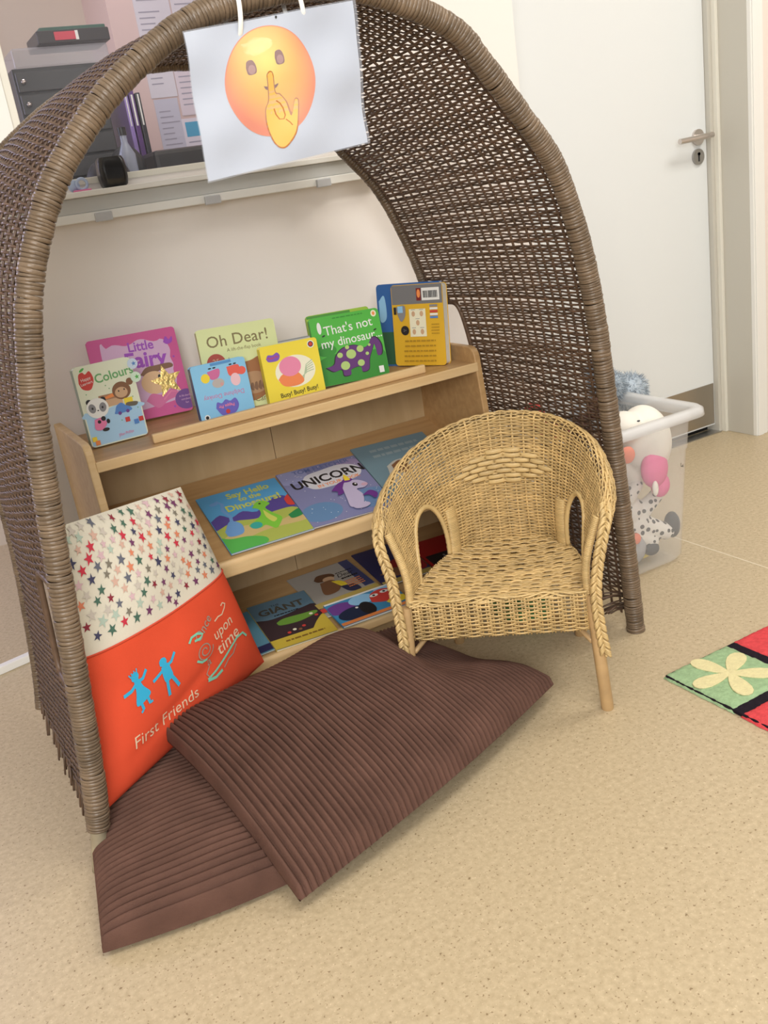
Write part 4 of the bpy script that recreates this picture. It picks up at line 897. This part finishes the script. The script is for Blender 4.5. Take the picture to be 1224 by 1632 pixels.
# diamond of flat cane worked into the back
g = G()
for r in range(-3, 4):
    nn = 6-abs(r)-(1 if abs(r) == 3 else 0)
    for i in range(nn):
        c = (i-(nn-1)/2)*0.092; vv = 0.64+r*0.040; ph = np.linspace(c-0.045, c+0.045, 9)
        P, N = shell(ph, np.full(9, vv), -0.0010-0.0052*np.cos(np.linspace(-PI/2, PI/2, 9))); g.sweep(P, N, 0.0054, 0.0010, M_caneL, 6)
g.build('diamond_weave', ch, smooth=True)
# seat
def seat_hw(y): 
    y = np.asarray(y, float); ys = base_c[:, 1]; return np.interp(y, ys, base_c[:, 0])
g = G(); ys = np.arange(0.006, 0.328, 0.0056); nst = 17
for k, y in enumerate(ys):
    hw = float(seat_hw(y))-0.002; x = np.linspace(-hw, hw, 120); 
    off = 0.0016*np.cos(PI*nst*(x/0.36+.5)+PI*(k % 2)); z = SZ-0.014*np.sin(PI*(x/hw+1)/2)*math.sin(PI*min(1, y/0.33))+off+0.002*math.sin(k*1.7)
    wob = 0.004*np.sin(x*30+k*0.4)*np.sin(PI*(x/hw+1)/2)*(1 if k % 3 else -1)*0.4
    P = np.stack([x+0.075*y, y+wob, z], 1); g.sweep(P, (0, 0, 1), 0.0044, 0.0016, M_cane, 6)
for j in range(nst):
    x0 = (j+.5)/nst*0.36-.18; ymax = float(np.interp(-abs(x0), -base_c[:, 0], base_c[:, 1])); y = np.linspace(-0.004, max(0.02, ymax-0.004), 40)
    if ymax < 0.03: continue
    z = SZ-0.003-0.014*np.sin(PI*(x0/seat_hw(y)*.999+1)/2)*np.sin(PI*np.minimum(1, y/0.33)); g.sweep(np.stack([x0+0.075*y, y, z], 1), (0, 0, 1), 0.004, 0.0016, M_cane, 6)
g.build('seat', ch, smooth=True)
# woven apron all round under the seat
fr = [(x, -0.006) for x in np.linspace(-0.176, 0.176, 30)]
lp = [(x+0.075*max(0, y), y) for x, y in fr]+[(x+0.075*y, y) for x, y in base_c[4::4]]+[(-x+0.075*y, y) for x, y in base_c[::-1][4:-4:4]]
lp = np.array(lp+[lp[0]]); lpc, LL = catmull(lp, 900)
Tn = np.roll(lpc, -1, 0)-np.roll(lpc, 1, 0); Tn /= np.linalg.norm(Tn, axis=1)[:, None]+1e-9; On = np.stack([Tn[:, 1], -Tn[:, 0]], 1)
g = G(); nps = 50; q = np.arange(900)/900
for k in range(18):
    z = SZ-0.004-k*0.0044; o = 0.0032*np.cos(PI*nps*q+PI*(k % 2))+0.002
    P = np.dstack([lpc[None]+On[None]*o[None, :, None], np.full((1, 900, 1), z)])[0]; P[:, 2] += 0.0007*np.sin(PI*nps*q+k)
    g.sweep(P[:-2], (0, 0, 1), 0.0016, 0.0022, M_cane, 5)
for j in range(nps):
    i = int((j+0.5)/nps*900) % 900
    for dx in (-5, 0, 5):
        p = lpc[(i+dx) % 900]+On[i]*0.002; g.sweep([(p[0], p[1], SZ-0.083), (p[0], p[1], SZ-0.04), (p[0], p[1], SZ+0.001)], (On[i][0], On[i][1], 0), 0.0016, 0.0016, M_cane, 5)
g.build('apron', ch, smooth=True)
g = G(); x = np.linspace(-0.182, 0.182, 260)  # plaited border along the front edge
for s_ in range(4):
    ph = x*95+s_*PI/2; g.sweep(np.stack([x, -0.003-0.005*np.sin(ph), SZ+0.001+0.0045*np.cos(ph*0.5+s_)], 1), (0, 0, 1), 0.0032, 0.0018, M_caneL, 6)
g.build('seat_border', ch, smooth=True)
for (x0, y0, x1, y1) in ((0.190, 0.002, 0.205, -0.018), (-0.190, 0.002, -0.205, -0.018), (0.150, 0.27, 0.165, 0.315), (-0.110, 0.27, -0.130, 0.315)):
    g = G(); g.sweep([(x0, y0, 0.255), (x0+(x1-x0)*.5, y0+(y1-y0)*.5, 0.13), (x1, y1, 0.004), (x1, y1, 0.0)], (0, 1, 0), [0.0125, 0.0128, 0.0130, 0.0118], [0.0125, 0.0128, 0.0130, 0.0118], M_pole2, 20)
    g.build('leg', ch, smooth=True, angle=0.9)
g = G(); c, _ = catmull([(0.186, -0.002, 0.150), (0.155, 0.03, 0.172), (0.11, 0.07, 0.184)], 14); g.sweep(c, (0, 0, 1), 0.0055, 0.0055, M_pole2, 10)
c, _ = catmull([(-0.186, -0.002, 0.150), (-0.155, 0.03, 0.172), (-0.11, 0.07, 0.184)], 14); g.sweep(c, (0, 0, 1), 0.0055, 0.0055, M_pole2, 10)
g.sweep([(-0.18, 0.02, 0.187), (0, 0.02, 0.187), (0.18, 0.02, 0.187)], (0, 0, 1), 0.007, 0.007, M_pole2, 10); g.sweep([(-0.12, 0.28, 0.187), (0.15, 0.28, 0.187)], (0, 0, 1), 0.007, 0.007, M_pole2, 10)
g.build('brace', ch, smooth=True)

# ------------------------------------------------------------------ toy tub and soft toys
tb = empty('toy_tub', (1.6, 1.93, 0), 'clear plastic storage tub full of soft toys on the floor outside the hood', 'storage box')
M_tub = mat('tub_plastic', (0.90, 0.91, 0.92), 0.25, alpha=0.13, spec=0.7); M_tub2 = mat('tub_rim', (0.88, 0.90, 0.92), 0.3, alpha=0.42, spec=0.6)
def rr(x0, y0, x1, y1, r, z, n=6):
    return [(x0+px, y0+py, z) for px, py in [(a, b) for a, b in rr2(x1-x0, y1-y0, r, n)]]
def rr2(w, h, r, n):
    p = []
    for cx, cy, a0 in ((w-r, r, -90), (w-r, h-r, 0), (r, h-r, 90), (r, r, 180)):
        for i in range(n+1): a = math.radians(a0+90*i/n); p.append((cx+r*math.cos(a), cy+r*math.sin(a)))
    return p
def loft(g, rings, m, cap0=False):
    n = len(rings[0]); vs = [p for r in rings for p in r]; fs = []
    for i in range(len(rings)-1):
        for j in range(n): fs.append((i*n+j, i*n+(j+1) % n, (i+1)*n+(j+1) % n, (i+1)*n+j))
    if cap0: fs.append(tuple(range(n))[::-1])
    g.add(vs, fs, m)
def tr(z, o=0.0):
    t = z/0.420; return (1.435-0.028*t-o, 1.768-0.034*t-o, 1.772+0.012*t+o, 2.085+0.035*t+o)
g = G(); rings = []
for z in (0.004, 0.02, 0.12, 0.22, 0.318, 0.320, 0.326, 0.328, 0.414):
    o = 0.0025 if z in (0.326, 0.328, 0.414) else 0; a, b, c, d = tr(z, o if z > .325 else (-.01 if z < .01 else 0)); rings.append(rr(a, b, c, d, 0.03, z))
loft(g, rings, M_tub, True); w1 = g.build('tub_wall', smooth=True, angle=0.7)
sm = w1.modifiers.new('wall', 'SOLIDIFY'); sm.thickness = 0.0016; sm.offset = -1; child(w1, tb)
g = G(); rings = []
for z, o in ((0.406, 0.0035), (0.429, 0.004), (0.436, 0.008), (0.437, 0.026), (0.431, 0.034), (0.414, 0.036)):
    a, b, c, d = tr(0.414, o); rings.append(rr(a, b, c, d, 0.03+o*0.6, z))
loft(g, rings, M_tub2); w2 = g.build('tub_rim', smooth=True); sm = w2.modifiers.new('wall', 'SOLIDIFY'); sm.thickness = 0.0022; sm.offset = -1; child(w2, tb)
I = Ink(0, 0.0001); t1, f1 = text_mesh('L')
g = G(); g.add([(1.742+x*0.016, 1.7395-0.0006, 0.287+z*0.016) for x, z in t1], f1, K); g.add([(1.745+x*0.013, 1.7390-0.0006, 0.283+z*0.013) for x, z in text_mesh('4')[0]], text_mesh('4')[1], K); child(g.build('moulded_mark'), tb)

def plush(nm, lab, cat, parts, mat_, group=None, voxel=0.006, extra=()):
    """parts: list of (centre, radii) ellipsoids and (p, q, r0, r1) limbs fused into one soft body"""
    bm = bmesh.new()
    def ball(c, r, rot=None):
        m = Matrix.Translation(c) @ (rot.to_4x4() if rot else Matrix.Identity(4)) @ Matrix.Diagonal((*r, 1)); bmesh.ops.create_icosphere(bm, subdivisions=3, radius=1, matrix=m)
    for p in parts:
        if len(p) == 2: ball(p[0], p[1])
        else:
            a, b, r0, r1 = Vector(p[0]), Vector(p[1]), p[2], p[3]; n = max(3, int((b-a).length/min(r0, r1)*2.2))
            for i in range(n+1):
                t = i/n; r = r0*(1-t)+r1*t; ball(a.lerp(b, t), (r, r, r))
    me = bpy.data.meshes.new(nm); bm.to_mesh(me); bm.free(); me.materials.append(mat_)
    o = bpy.data.objects.new(nm, me); COL.objects.link(o); m = o.modifiers.new('remesh', 'REMESH'); m.mode = 'VOXEL'; m.voxel_size = voxel; m.use_smooth_shade = True
    s_ = o.modifiers.new('smooth', 'SMOOTH'); s_.iterations = 4
    tag(o, lab, cat, group)
    for (en, eparts, em) in extra:
        bm = bmesh.new()
        for c, r in eparts: bmesh.ops.create_icosphere(bm, subdivisions=3, radius=1, matrix=Matrix.Translation(c) @ Matrix.Diagonal((*r, 1)))
        e = bpy.data.meshes.new(en); bm.to_mesh(e); bm.free(); e.materials.append(em); e.polygons.foreach_set('use_smooth', [True]*len(e.polygons))
        eo = bpy.data.objects.new(en, e); COL.objects.link(eo); eo.parent = o
    return o
M_pw = mat('plush_white', (0.84, 0.81, 0.74), 0.9, bump=(120, 0.3), spec=0.1); M_pp = mat('plush_pink', (0.78, 0.16, 0.36), 0.9, bump=(120, 0.3), spec=0.1)
M_pg = mat('plush_grey', (0.42, 0.42, 0.44), 0.9, bump=(120, 0.3), spec=0.1); M_pd = mat('plush_dark', (0.05, 0.055, 0.065), 0.85, bump=(120, 0.3))
M_py = mat('plush_yellow', (0.80, 0.62, 0.12), 0.9); M_po = mat('plush_coral', (0.85, 0.22, 0.12), 0.9); M_pb = mat('plush_brown', (0.065, 0.02, 0.012), 0.7, bump=(80, 0.5))
def dots_mat():
    m = bpy.data.materials.new('plush_spotted'); m.use_nodes = True; nt = m.node_tree; b = nt.nodes['Principled BSDF']
    tc = nt.nodes.new('ShaderNodeTexCoord'); v = nt.nodes.new('ShaderNodeTexVoronoi'); v.inputs['Scale'].default_value = 52; v.inputs['Randomness'].default_value = 0.55
    r = nt.nodes.new('ShaderNodeValToRGB'); r.color_ramp.interpolation = 'CONSTANT'; r.color_ramp.elements[0].color = (0.05, 0.05, 0.055, 1); r.color_ramp.elements[1].position = 0.33; r.color_ramp.elements[1].color = (0.74, 0.71, 0.66, 1)
    nt.links.new(tc.outputs['Object'], v.inputs['Vector']); nt.links.new(v.outputs['Distance'], r.inputs[0]); nt.links.new(r.outputs[0], b.inputs['Base Color']); b.inputs['Roughness'].default_value = 0.9; return m
M_dots = dots_mat(); TOYS = 'soft toys in the clear tub'
plush('soft_toy', 'big round white soft toy at the top of the tub with a pink muzzle', 'soft toy', [((1.704, 1.832, 0.348), (0.066, 0.078, 0.098)), ((1.640, 1.835, 0.400), (0.048, 0.05, 0.044)), ((1.69, 1.88, 0.28), (0.06, 0.07, 0.07))], M_pw, TOYS, 0.006,
      (('muzzle', [((1.684, 1.778, 0.285), (0.042, 0.026, 0.052)), ((1.708, 1.785, 0.232), (0.028, 0.022, 0.034))], M_pp), ('horn', [((1.664, 1.757, 0.240), (0.009, 0.007, 0.021))], M_pw), ('eyelid', [((1.652, 1.795, 0.420), (0.008, 0.003, 0.0025))], M_pd)))
plush('soft_toy', 'white soft toy with black spots and dark feet in the middle of the tub', 'soft toy', [((1.655, 1.858, 0.155), (0.046, 0.042, 0.046)), ((1.625, 1.86, 0.20), (0.046, 0.036, 0.044)), ((1.64, 1.84, 0.20), (1.668, 1.832, 0.232), 0.022, 0.018), ((1.69, 1.838, 0.150), (1.735, 1.825, 0.190), 0.024, 0.019), ((1.67, 1.838, 0.120), (1.748, 1.815, 0.078), 0.030, 0.024), ((1.64, 1.84, 0.11), (1.70, 1.822, 0.062), 0.026, 0.022)], M_dots, TOYS, 0.005,
      (('foot', [((1.770, 1.812, 0.092), (0.022, 0.022, 0.038))], M_pd), ('foot', [((1.690, 1.815, 0.046), (0.024, 0.022, 0.020))], M_pd), ('ear', [((1.612, 1.845, 0.24), (0.016, 0.02, 0.03))], M_pd)))
plush('soft_toy', 'grey bird soft toy with coral beak and yellow feet, bottom of the tub', 'soft toy', [((1.640, 1.835, 0.058), (0.044, 0.035, 0.050))], M_pg, TOYS, 0.006,
      (('beak', [((1.625, 1.800, 0.098), (0.016, 0.012, 0.016))], M_po), ('foot', [((1.690, 1.85, 0.018), (0.028, 0.018, 0.011)), ((1.710, 1.86, 0.018), (0.02, 0.012, 0.010))], M_py)))
plush('soft_toy', 'dark brown soft toy head poking over the tub edge next to the hood', 'soft toy', [((1.612, 1.90, 0.450), (0.030, 0.03, 0.034)), ((1.637, 1.885, 0.440), (0.018, 0.02, 0.016)), ((1.58, 1.93, 0.39), (0.03, 0.03, 0.05))], M_pb, TOYS, 0.005)
plush('soft_toy', 'small coral soft toy against the inside of the tub beside the hood', 'soft toy', [((1.598, 1.782, 0.345), (0.024, 0.016, 0.024)), ((1.55, 1.80, 0.30), (0.03, 0.02, 0.03))], M_po, TOYS, 0.005)
plush('soft_toy', 'pale grey soft toy low in the tub, seen past the hood leg', 'soft toy', [((1.50, 1.87, 0.16), (0.05, 0.06, 0.07)), ((1.54, 1.90, 0.26), (0.05, 0.05, 0.05)), ((1.56, 2.0, 0.10), (0.10, 0.05, 0.09)), ((1.66, 1.98, 0.2), (0.08, 0.05, 0.09))], M_pg, TOYS, 0.008)
plush('soft_toy', 'red and blue soft toy glimpsed through the hood weave at the back of the tub', 'soft toy', [((1.48, 1.93, 0.40), (0.045, 0.05, 0.05)), ((1.47, 1.99, 0.44), (0.03, 0.04, 0.05))], mat('plush_red', (0.50, 0.04, 0.03), 0.9), TOYS, 0.006, (('scarf', [((1.505, 2.06, 0.41), (0.035, 0.02, 0.05))], BLU),))
# shaggy blue toy lying on top
M_fur = mat('blue_fur', (0.40, 0.46, 0.52), 0.9, spec=0.15, noise=(40, 0.2), island=0.3)
fo = plush('soft_toy', 'shaggy grey blue soft toy lying on top at the back of the tub', 'soft toy', [((1.755, 2.02, 0.462), (0.055, 0.04, 0.042)), ((1.858, 2.05, 0.418), (0.060, 0.040, 0.052)), ((1.735, 2.03, 0.505), (0.034, 0.03, 0.036)), ((1.70, 2.05, 0.38), (0.06, 0.05, 0.05))], M_fur, TOYS, 0.006, (('tag_white', [((1.722, 1.972, 0.468), (0.012, 0.006, 0.012))], M_pw),))
g = G()
for (c, r) in (((1.755, 2.02, 0.462), (0.055, 0.04, 0.042)), ((1.858, 2.05, 0.418), (0.060, 0.040, 0.052)), ((1.735, 2.03, 0.505), (0.034, 0.03, 0.036))):
    for _ in range(1500):
        d = rng.normal(size=3); d /= np.linalg.norm(d)
        if d[1] > 0.6: continue
        p = np.array(c)+d*np.array(r)*0.97; e = d+rng.normal(0, .45, 3)+np.array([0, 0, -.25]); e /= np.linalg.norm(e); L = rng.uniform(.010, .020); s_ = np.cross(e, rng.normal(size=3)); s_ /= np.linalg.norm(s_)
        g.add([p-s_*.0011, p+s_*.0011, p+e*L*.6+s_*.0007, p+e*L, p+e*L*.6-s_*.0007], [(0, 1, 2, 3, 4)], M_fur)
g.keep = True; fu = g.build('fur'); fu.parent = fo
# blue plastic lid or tray and a green box glimpsed low behind the chair
tag(box('plastic_tray', (1.408, 1.80, 0.0), (1.43, 2.1, 0.035), mat('tray_blue', (0.22, 0.38, 0.62), 0.4), bevel=0.004), 'thin blue plastic tray on the floor between the hood and the tub', 'tray')
g = G(); g.box((1.20, 1.76, 0.0), (1.30, 1.90, 0.075), mat('green_card', (0.03, 0.22, 0.07), 0.5)); tag(g.build('green_box', bevel=0.004), 'dark green box on the floor behind the wicker chair, seen through its right opening', 'box')

# ------------------------------------------------------------------ rug
rg0 = empty('play_rug', (1.6, 1.15, 0), 'soft rug of green and red squares with black lines and cream flowers', 'rug')
def pile(name, c, amt=.12): return mat(name, c, 0.95, spec=0.05, noise=(90, amt), bump=(220, 1.0))
M_rg = pile('pile_green', (0.32, 0.47, 0.27)); M_rr = pile('pile_red', (0.66, 0.075, 0.085)); M_rk = pile('pile_black', (0.02, 0.015, 0.022)); M_rc = pile('pile_cream', (0.72, 0.66, 0.38), .06)
def pad(x0, y0, x1, y1, m, h=0.014):
    g = G(); n = 30; P = np.zeros((n, n, 3))
    for i in range(n):
        for j in range(n):
            u, v = i/(n-1), j/(n-1); e = min(1, min(u, 1-u, v, 1-v)*n/2.2); P[i, j] = (x0+(x1-x0)*u+random.uniform(-1, 1)*.0012, y0+(y1-y0)*v+random.uniform(-1, 1)*.0012, h*(0.35+0.65*e**.5)+random.uniform(-1, 1)*.0009 if e > 0 else 0.001)
    g.grid(P, m, True); o = g.build('tile', smooth=True); child(o, rg0)
rx, ry = 1.276, 1.355; t = 0.192; gp = 0.016
g = G(); g.box((rx+0.003, ry-4*(t+gp)+0.02, 0.0005), (rx+4*(t+gp)-0.02, ry-0.003, 0.009), M_rk); child(g.build('rug_base', bevel=0.002), rg0)
for i in range(4):
    for j in range(4):
        x0 = rx+i*(t+gp); y1 = ry-j*(t+gp); green = (i+j) % 2 == 0
        pad(x0, y1-t, x0+t, y1, M_rg if green else M_rr)
        cx, cy_ = x0+t/2, y1-t/2; g = G(); n = 8
        if green:
            for q in range(5):
                a = 2*PI*q/5+0.5; c = (cx+.046*math.cos(a), cy_+.046*math.sin(a)); ring = []
                for w in range(16):
                    b = 2*PI*w/16; px, py = .046*math.cos(b), .019*math.sin(b)*(1+.45*math.cos(b)); ring.append((c[0]+px*math.cos(a)-py*math.sin(a), c[1]+px*math.sin(a)+py*math.cos(a), 0.0135+q*.0001))
                g.prism(ring, (0, 0, 0.003), M_rc)
        else:
            ring = [(cx+.030*math.cos(b), cy_+.030*math.sin(b), .0135) for b in np.linspace(0, 2*PI, 25)[:-1]]; g.prism(ring, (0, 0, .002), M_rk)
            ring = [(cx+.024*math.cos(b)*(1+.15*math.cos(5*b)), cy_+.024*math.sin(b)*(1+.15*math.cos(5*b)), .0140) for b in np.linspace(0, 2*PI, 41)[:-1]]; g.prism(ring, (0, 0, .003), M_rc)
        child(g.build('flower', bevel=0.001), rg0)

# ------------------------------------------------------------------ things on the sill and in the office behind the glass
g = G(); pr = [(0.0, 0), (0.024, 0), (0.029, 0.004), (0.032, 0.02), (0.033, 0.04), (0.031, 0.058), (0.027, 0.066), (0.0, 0.067)]
rings = []
for r, z in pr[1:-1]: rings.append(rr(0.598-r, 2.347-r*.8, 0.598+r, 2.347+r*.8, r*.45, 1.175+z))
loft(g, rings, M_black, True); n_ = len(rings[-1]); g.add(rings[-1], [tuple(range(n_))], M_black); tag(g.build('black_speaker', smooth=True, angle=.9), 'small glossy black rounded speaker standing on the window sill', 'speaker')
g = G(); 
M_pc = mat('pacifier_blue', (0.42, 0.52, 0.72), 0.3); t = np.linspace(0, 2*PI, 33)[:-1]
g.sweep(np.stack([0.523+0.012*np.cos(t), 2.345+0*t, 1.191+0.012*np.sin(t)], 1), (0, 1, 0), 0.0035, 0.0035, M_pc, 10, closed=True); pc = g.build('pacifier', smooth=True); tag(pc, 'pale blue dummy lying on the window sill by the hood rim', 'dummy')
g = G(); g.lathe([(0.001, -.004), (0.013, -.004), (0.014, 0), (0.013, .004), (0.001, .004)], (0.505, 2.35, 1.189), M_pc, 20, 'y'); sh = g.build('shield', smooth=True); sh.parent = pc
g = G(); g.lathe([(0.0045, 0), (0.004, .003), (0.001, .004)], (0.528, 2.340, 1.1755), PNK, 12); g.box((0.50, 2.335, 1.1752), (0.54, 2.352, 1.179), PNK); nb = g.build('handle', bevel=0.001); nb.parent = pc
struct(box('floor_office_counter', (0.30, 2.52, 1.10), (1.74, 3.40, 1.16), mat('counter_dark', (0.06, 0.06, 0.065), 0.5)))
bpy.data.objects['floor_office_counter'].name = 'trim_7'
du = empty('drawer_unit', (0.62, 2.87, 1.16), 'black desktop drawer tower with small round knobs on the office counter behind the glass', 'drawer unit')
M_dk = mat('drawer_black', (0.045, 0.047, 0.052), 0.45); g = G(); g.box((0.515, 2.80, 1.16), (0.745, 3.02, 1.508), M_dk); child(g.build('body', bevel=.003), du)
for i in range(6):
    z = 1.175+i*0.055; o = box('drawer', (0.52, 2.790, z), (0.74, 2.80, z+.048), mat('drawer_front', (0.06, 0.062, 0.068), 0.35), bevel=.002); child(o, du)
    g = G(); g.lathe([(0.001, -.012), (0.006, -.010), (0.0065, -.004), (0.004, 0)], (0.536, 2.79, z+.024), M_satin, 14, 'y'); k = g.build('knob', smooth=True); k.parent = o
M_clear = mat('clear_tray', (0.60, 0.60, 0.66), 0.2, alpha=0.45)
tag(box('storage_tray', (0.53, 2.82, 1.509), (0.785, 3.0, 1.560), M_clear, bevel=.006), 'clear plastic tray on top of the black drawer tower', 'tray')
bd = box('box_file', (0.60, 2.80, 1.561), (0.792, 2.95, 1.593), mat('file_dark', (0.035, 0.03, 0.035), .4), bevel=.003); tag(bd, 'dark box file with a red label on the clear tray behind the glass', 'box file')
g = G(); g.box((0.645, 2.798, 1.568), (0.700, 2.8, 1.588), ink('label_red', (0.62, 0.06, 0.10))); g.box((0.700, 2.7985, 1.567), (0.708, 2.8, 1.589), Wt); g.build('label').parent = bd
tag(box('folder', (0.615, 2.82, 1.594), (0.79, 2.95, 1.604), mat('folder_green', (0.05, 0.13, 0.10), .5), bevel=.002), 'dark green folder lying on the box file behind the glass', 'folder')
for i, (x, w, c, lab) in enumerate(((0.792, .012, (0.30, 0.20, 0.55), 'pale violet folder standing on the office counter, leftmost of the upright folders'), (0.808, .014, (0.10, 0.03, 0.20), 'dark purple ring binder standing on the office counter'), (0.826, .013, (0.02, 0.02, 0.035), 'black ring binder standing at the right end of the upright folders'))):
    o = box('ring_binder', (x, 2.80, 1.16), (x+w, 3.0, 1.44-i*.008), mat('binder%d' % i, c, .4), bevel=.002); tag(o, lab, 'binder', 'upright folders in the office')
    g = G(); g.box((x+.004, 2.7985, 1.34), (x+w-.005, 2.80, 1.42), Wt); g.build('label').parent = o
# office clutter: printer, bottle, bags on the counter
pr_ = box('printer', (0.80, 2.66, 1.16), (0.99, 2.86, 1.262), mat('printer_black', (0.03, 0.03, 0.033), .35), bevel=.012); tag(pr_, 'low black printer on the office counter behind the glass', 'printer')
g = G(); g.box((0.82, 2.65, 1.185), (0.97, 2.66, 1.20), GRY); g.build('paper_slot').parent = pr_
g = G(); g.lathe([(0.02, 0), (0.022, .01), (0.022, .10), (0.009, .13), (0.009, .15), (0.001, .15)], (0.728, 2.66, 1.16), mat('bottle_clear', (0.50, 0.55, 0.70), .1, alpha=.6), 20); bo = g.build('bottle', smooth=True, angle=.8); tag(bo, 'clear bluish bottle on the office counter left of the printer', 'bottle')
g = G(); g.lathe([(0.011, .148), (0.011, .168), (0.001, .168)], (0.728, 2.66, 1.16), M_black, 16); g.build('cap', smooth=True, angle=.8).parent = bo
plush('carrier_bag', 'crumpled pale blue bag on the office counter just behind the sill', 'bag', [((0.88, 2.60, 1.185), (0.05, 0.03, 0.028)), ((0.92, 2.60, 1.18), (0.03, 0.03, 0.02))], mat('bag_blue', (0.25, 0.32, 0.38), .5, bump=(60, 1.0)), None, .005)
plush('paper_bag', 'small crumpled white bag on the office counter, left of the blue bag', 'bag', [((0.80, 2.59, 1.185), (0.022, 0.02, 0.024))], mat('bag_white', (0.62, 0.66, 0.70), .5, bump=(60, 1.0)), None, .005)
plush('black_rucksack', 'dark rucksack on the office counter between the folders and the sill', 'bag', [((0.66, 2.63, 1.20), (0.06, 0.05, 0.06)), ((0.74, 2.72, 1.22), (0.05, 0.05, 0.07))], mat('ruck', (0.025, 0.026, 0.03), .6), None, .007)
# pinned papers on the pink office wall
def paper(nm, x0, z0, x1, z1, lab, tint=(0.74, 0.72, 0.80), blue=False, lines=True):
    o = box('notice', (x0, 3.4475-nm*.0004, z0), (x1, 3.4482-nm*.0004, z1), mat('notice_%.2f' % tint[0], tint, .6)); tag(o, lab, 'notice', 'papers pinned on the office wall'); g = G(); y = 3.447-nm*.0004; W_ = x1-x0; H_ = z1-z0
    gl_ = ink('print_grey', (0.38, 0.37, 0.46))
    if blue: g.box((x0+.01, y, z1-H_*.30), (x1-.01, y+.0004, z1-H_*.06), ink('notice_blue', (0.08, 0.42, 0.68)))
    if lines:
        for k in range(int(H_/.018)-2):
            z = z1-.02-k*.018-(H_*.28 if blue else 0)
            if z < z0+.01: break
            if random.random() < .8: g.box((x0+.012, y, z-.004), (x0+.012+W_*random.uniform(.4, .8), y+.0004, z), gl_)
    if g.v: g.build('printing').parent = o
paper(0, 1.075, 1.60, 1.20, 1.80, 'upper left printed notice on the pink office wall'); paper(1, 1.205, 1.58, 1.34, 1.80, 'upper right printed notice on the pink office wall')
paper(2, 1.070, 1.475, 1.165, 1.595, 'printed notice level with the hood underside, left of the sign'); paper(3, 1.168, 1.41, 1.29, 1.575, 'printed notice tilted beside the left edge of the sign', (0.76, 0.68, 0.76))
paper(4, 1.075, 1.20, 1.160, 1.47, 'long printed list below the other notices on the office wall', (0.60, 0.60, 0.72)); paper(5, 1.160, 1.20, 1.30, 1.40, 'white notice with a blue heading beside the left edge of the sign', (0.80, 0.76, 0.86), True)
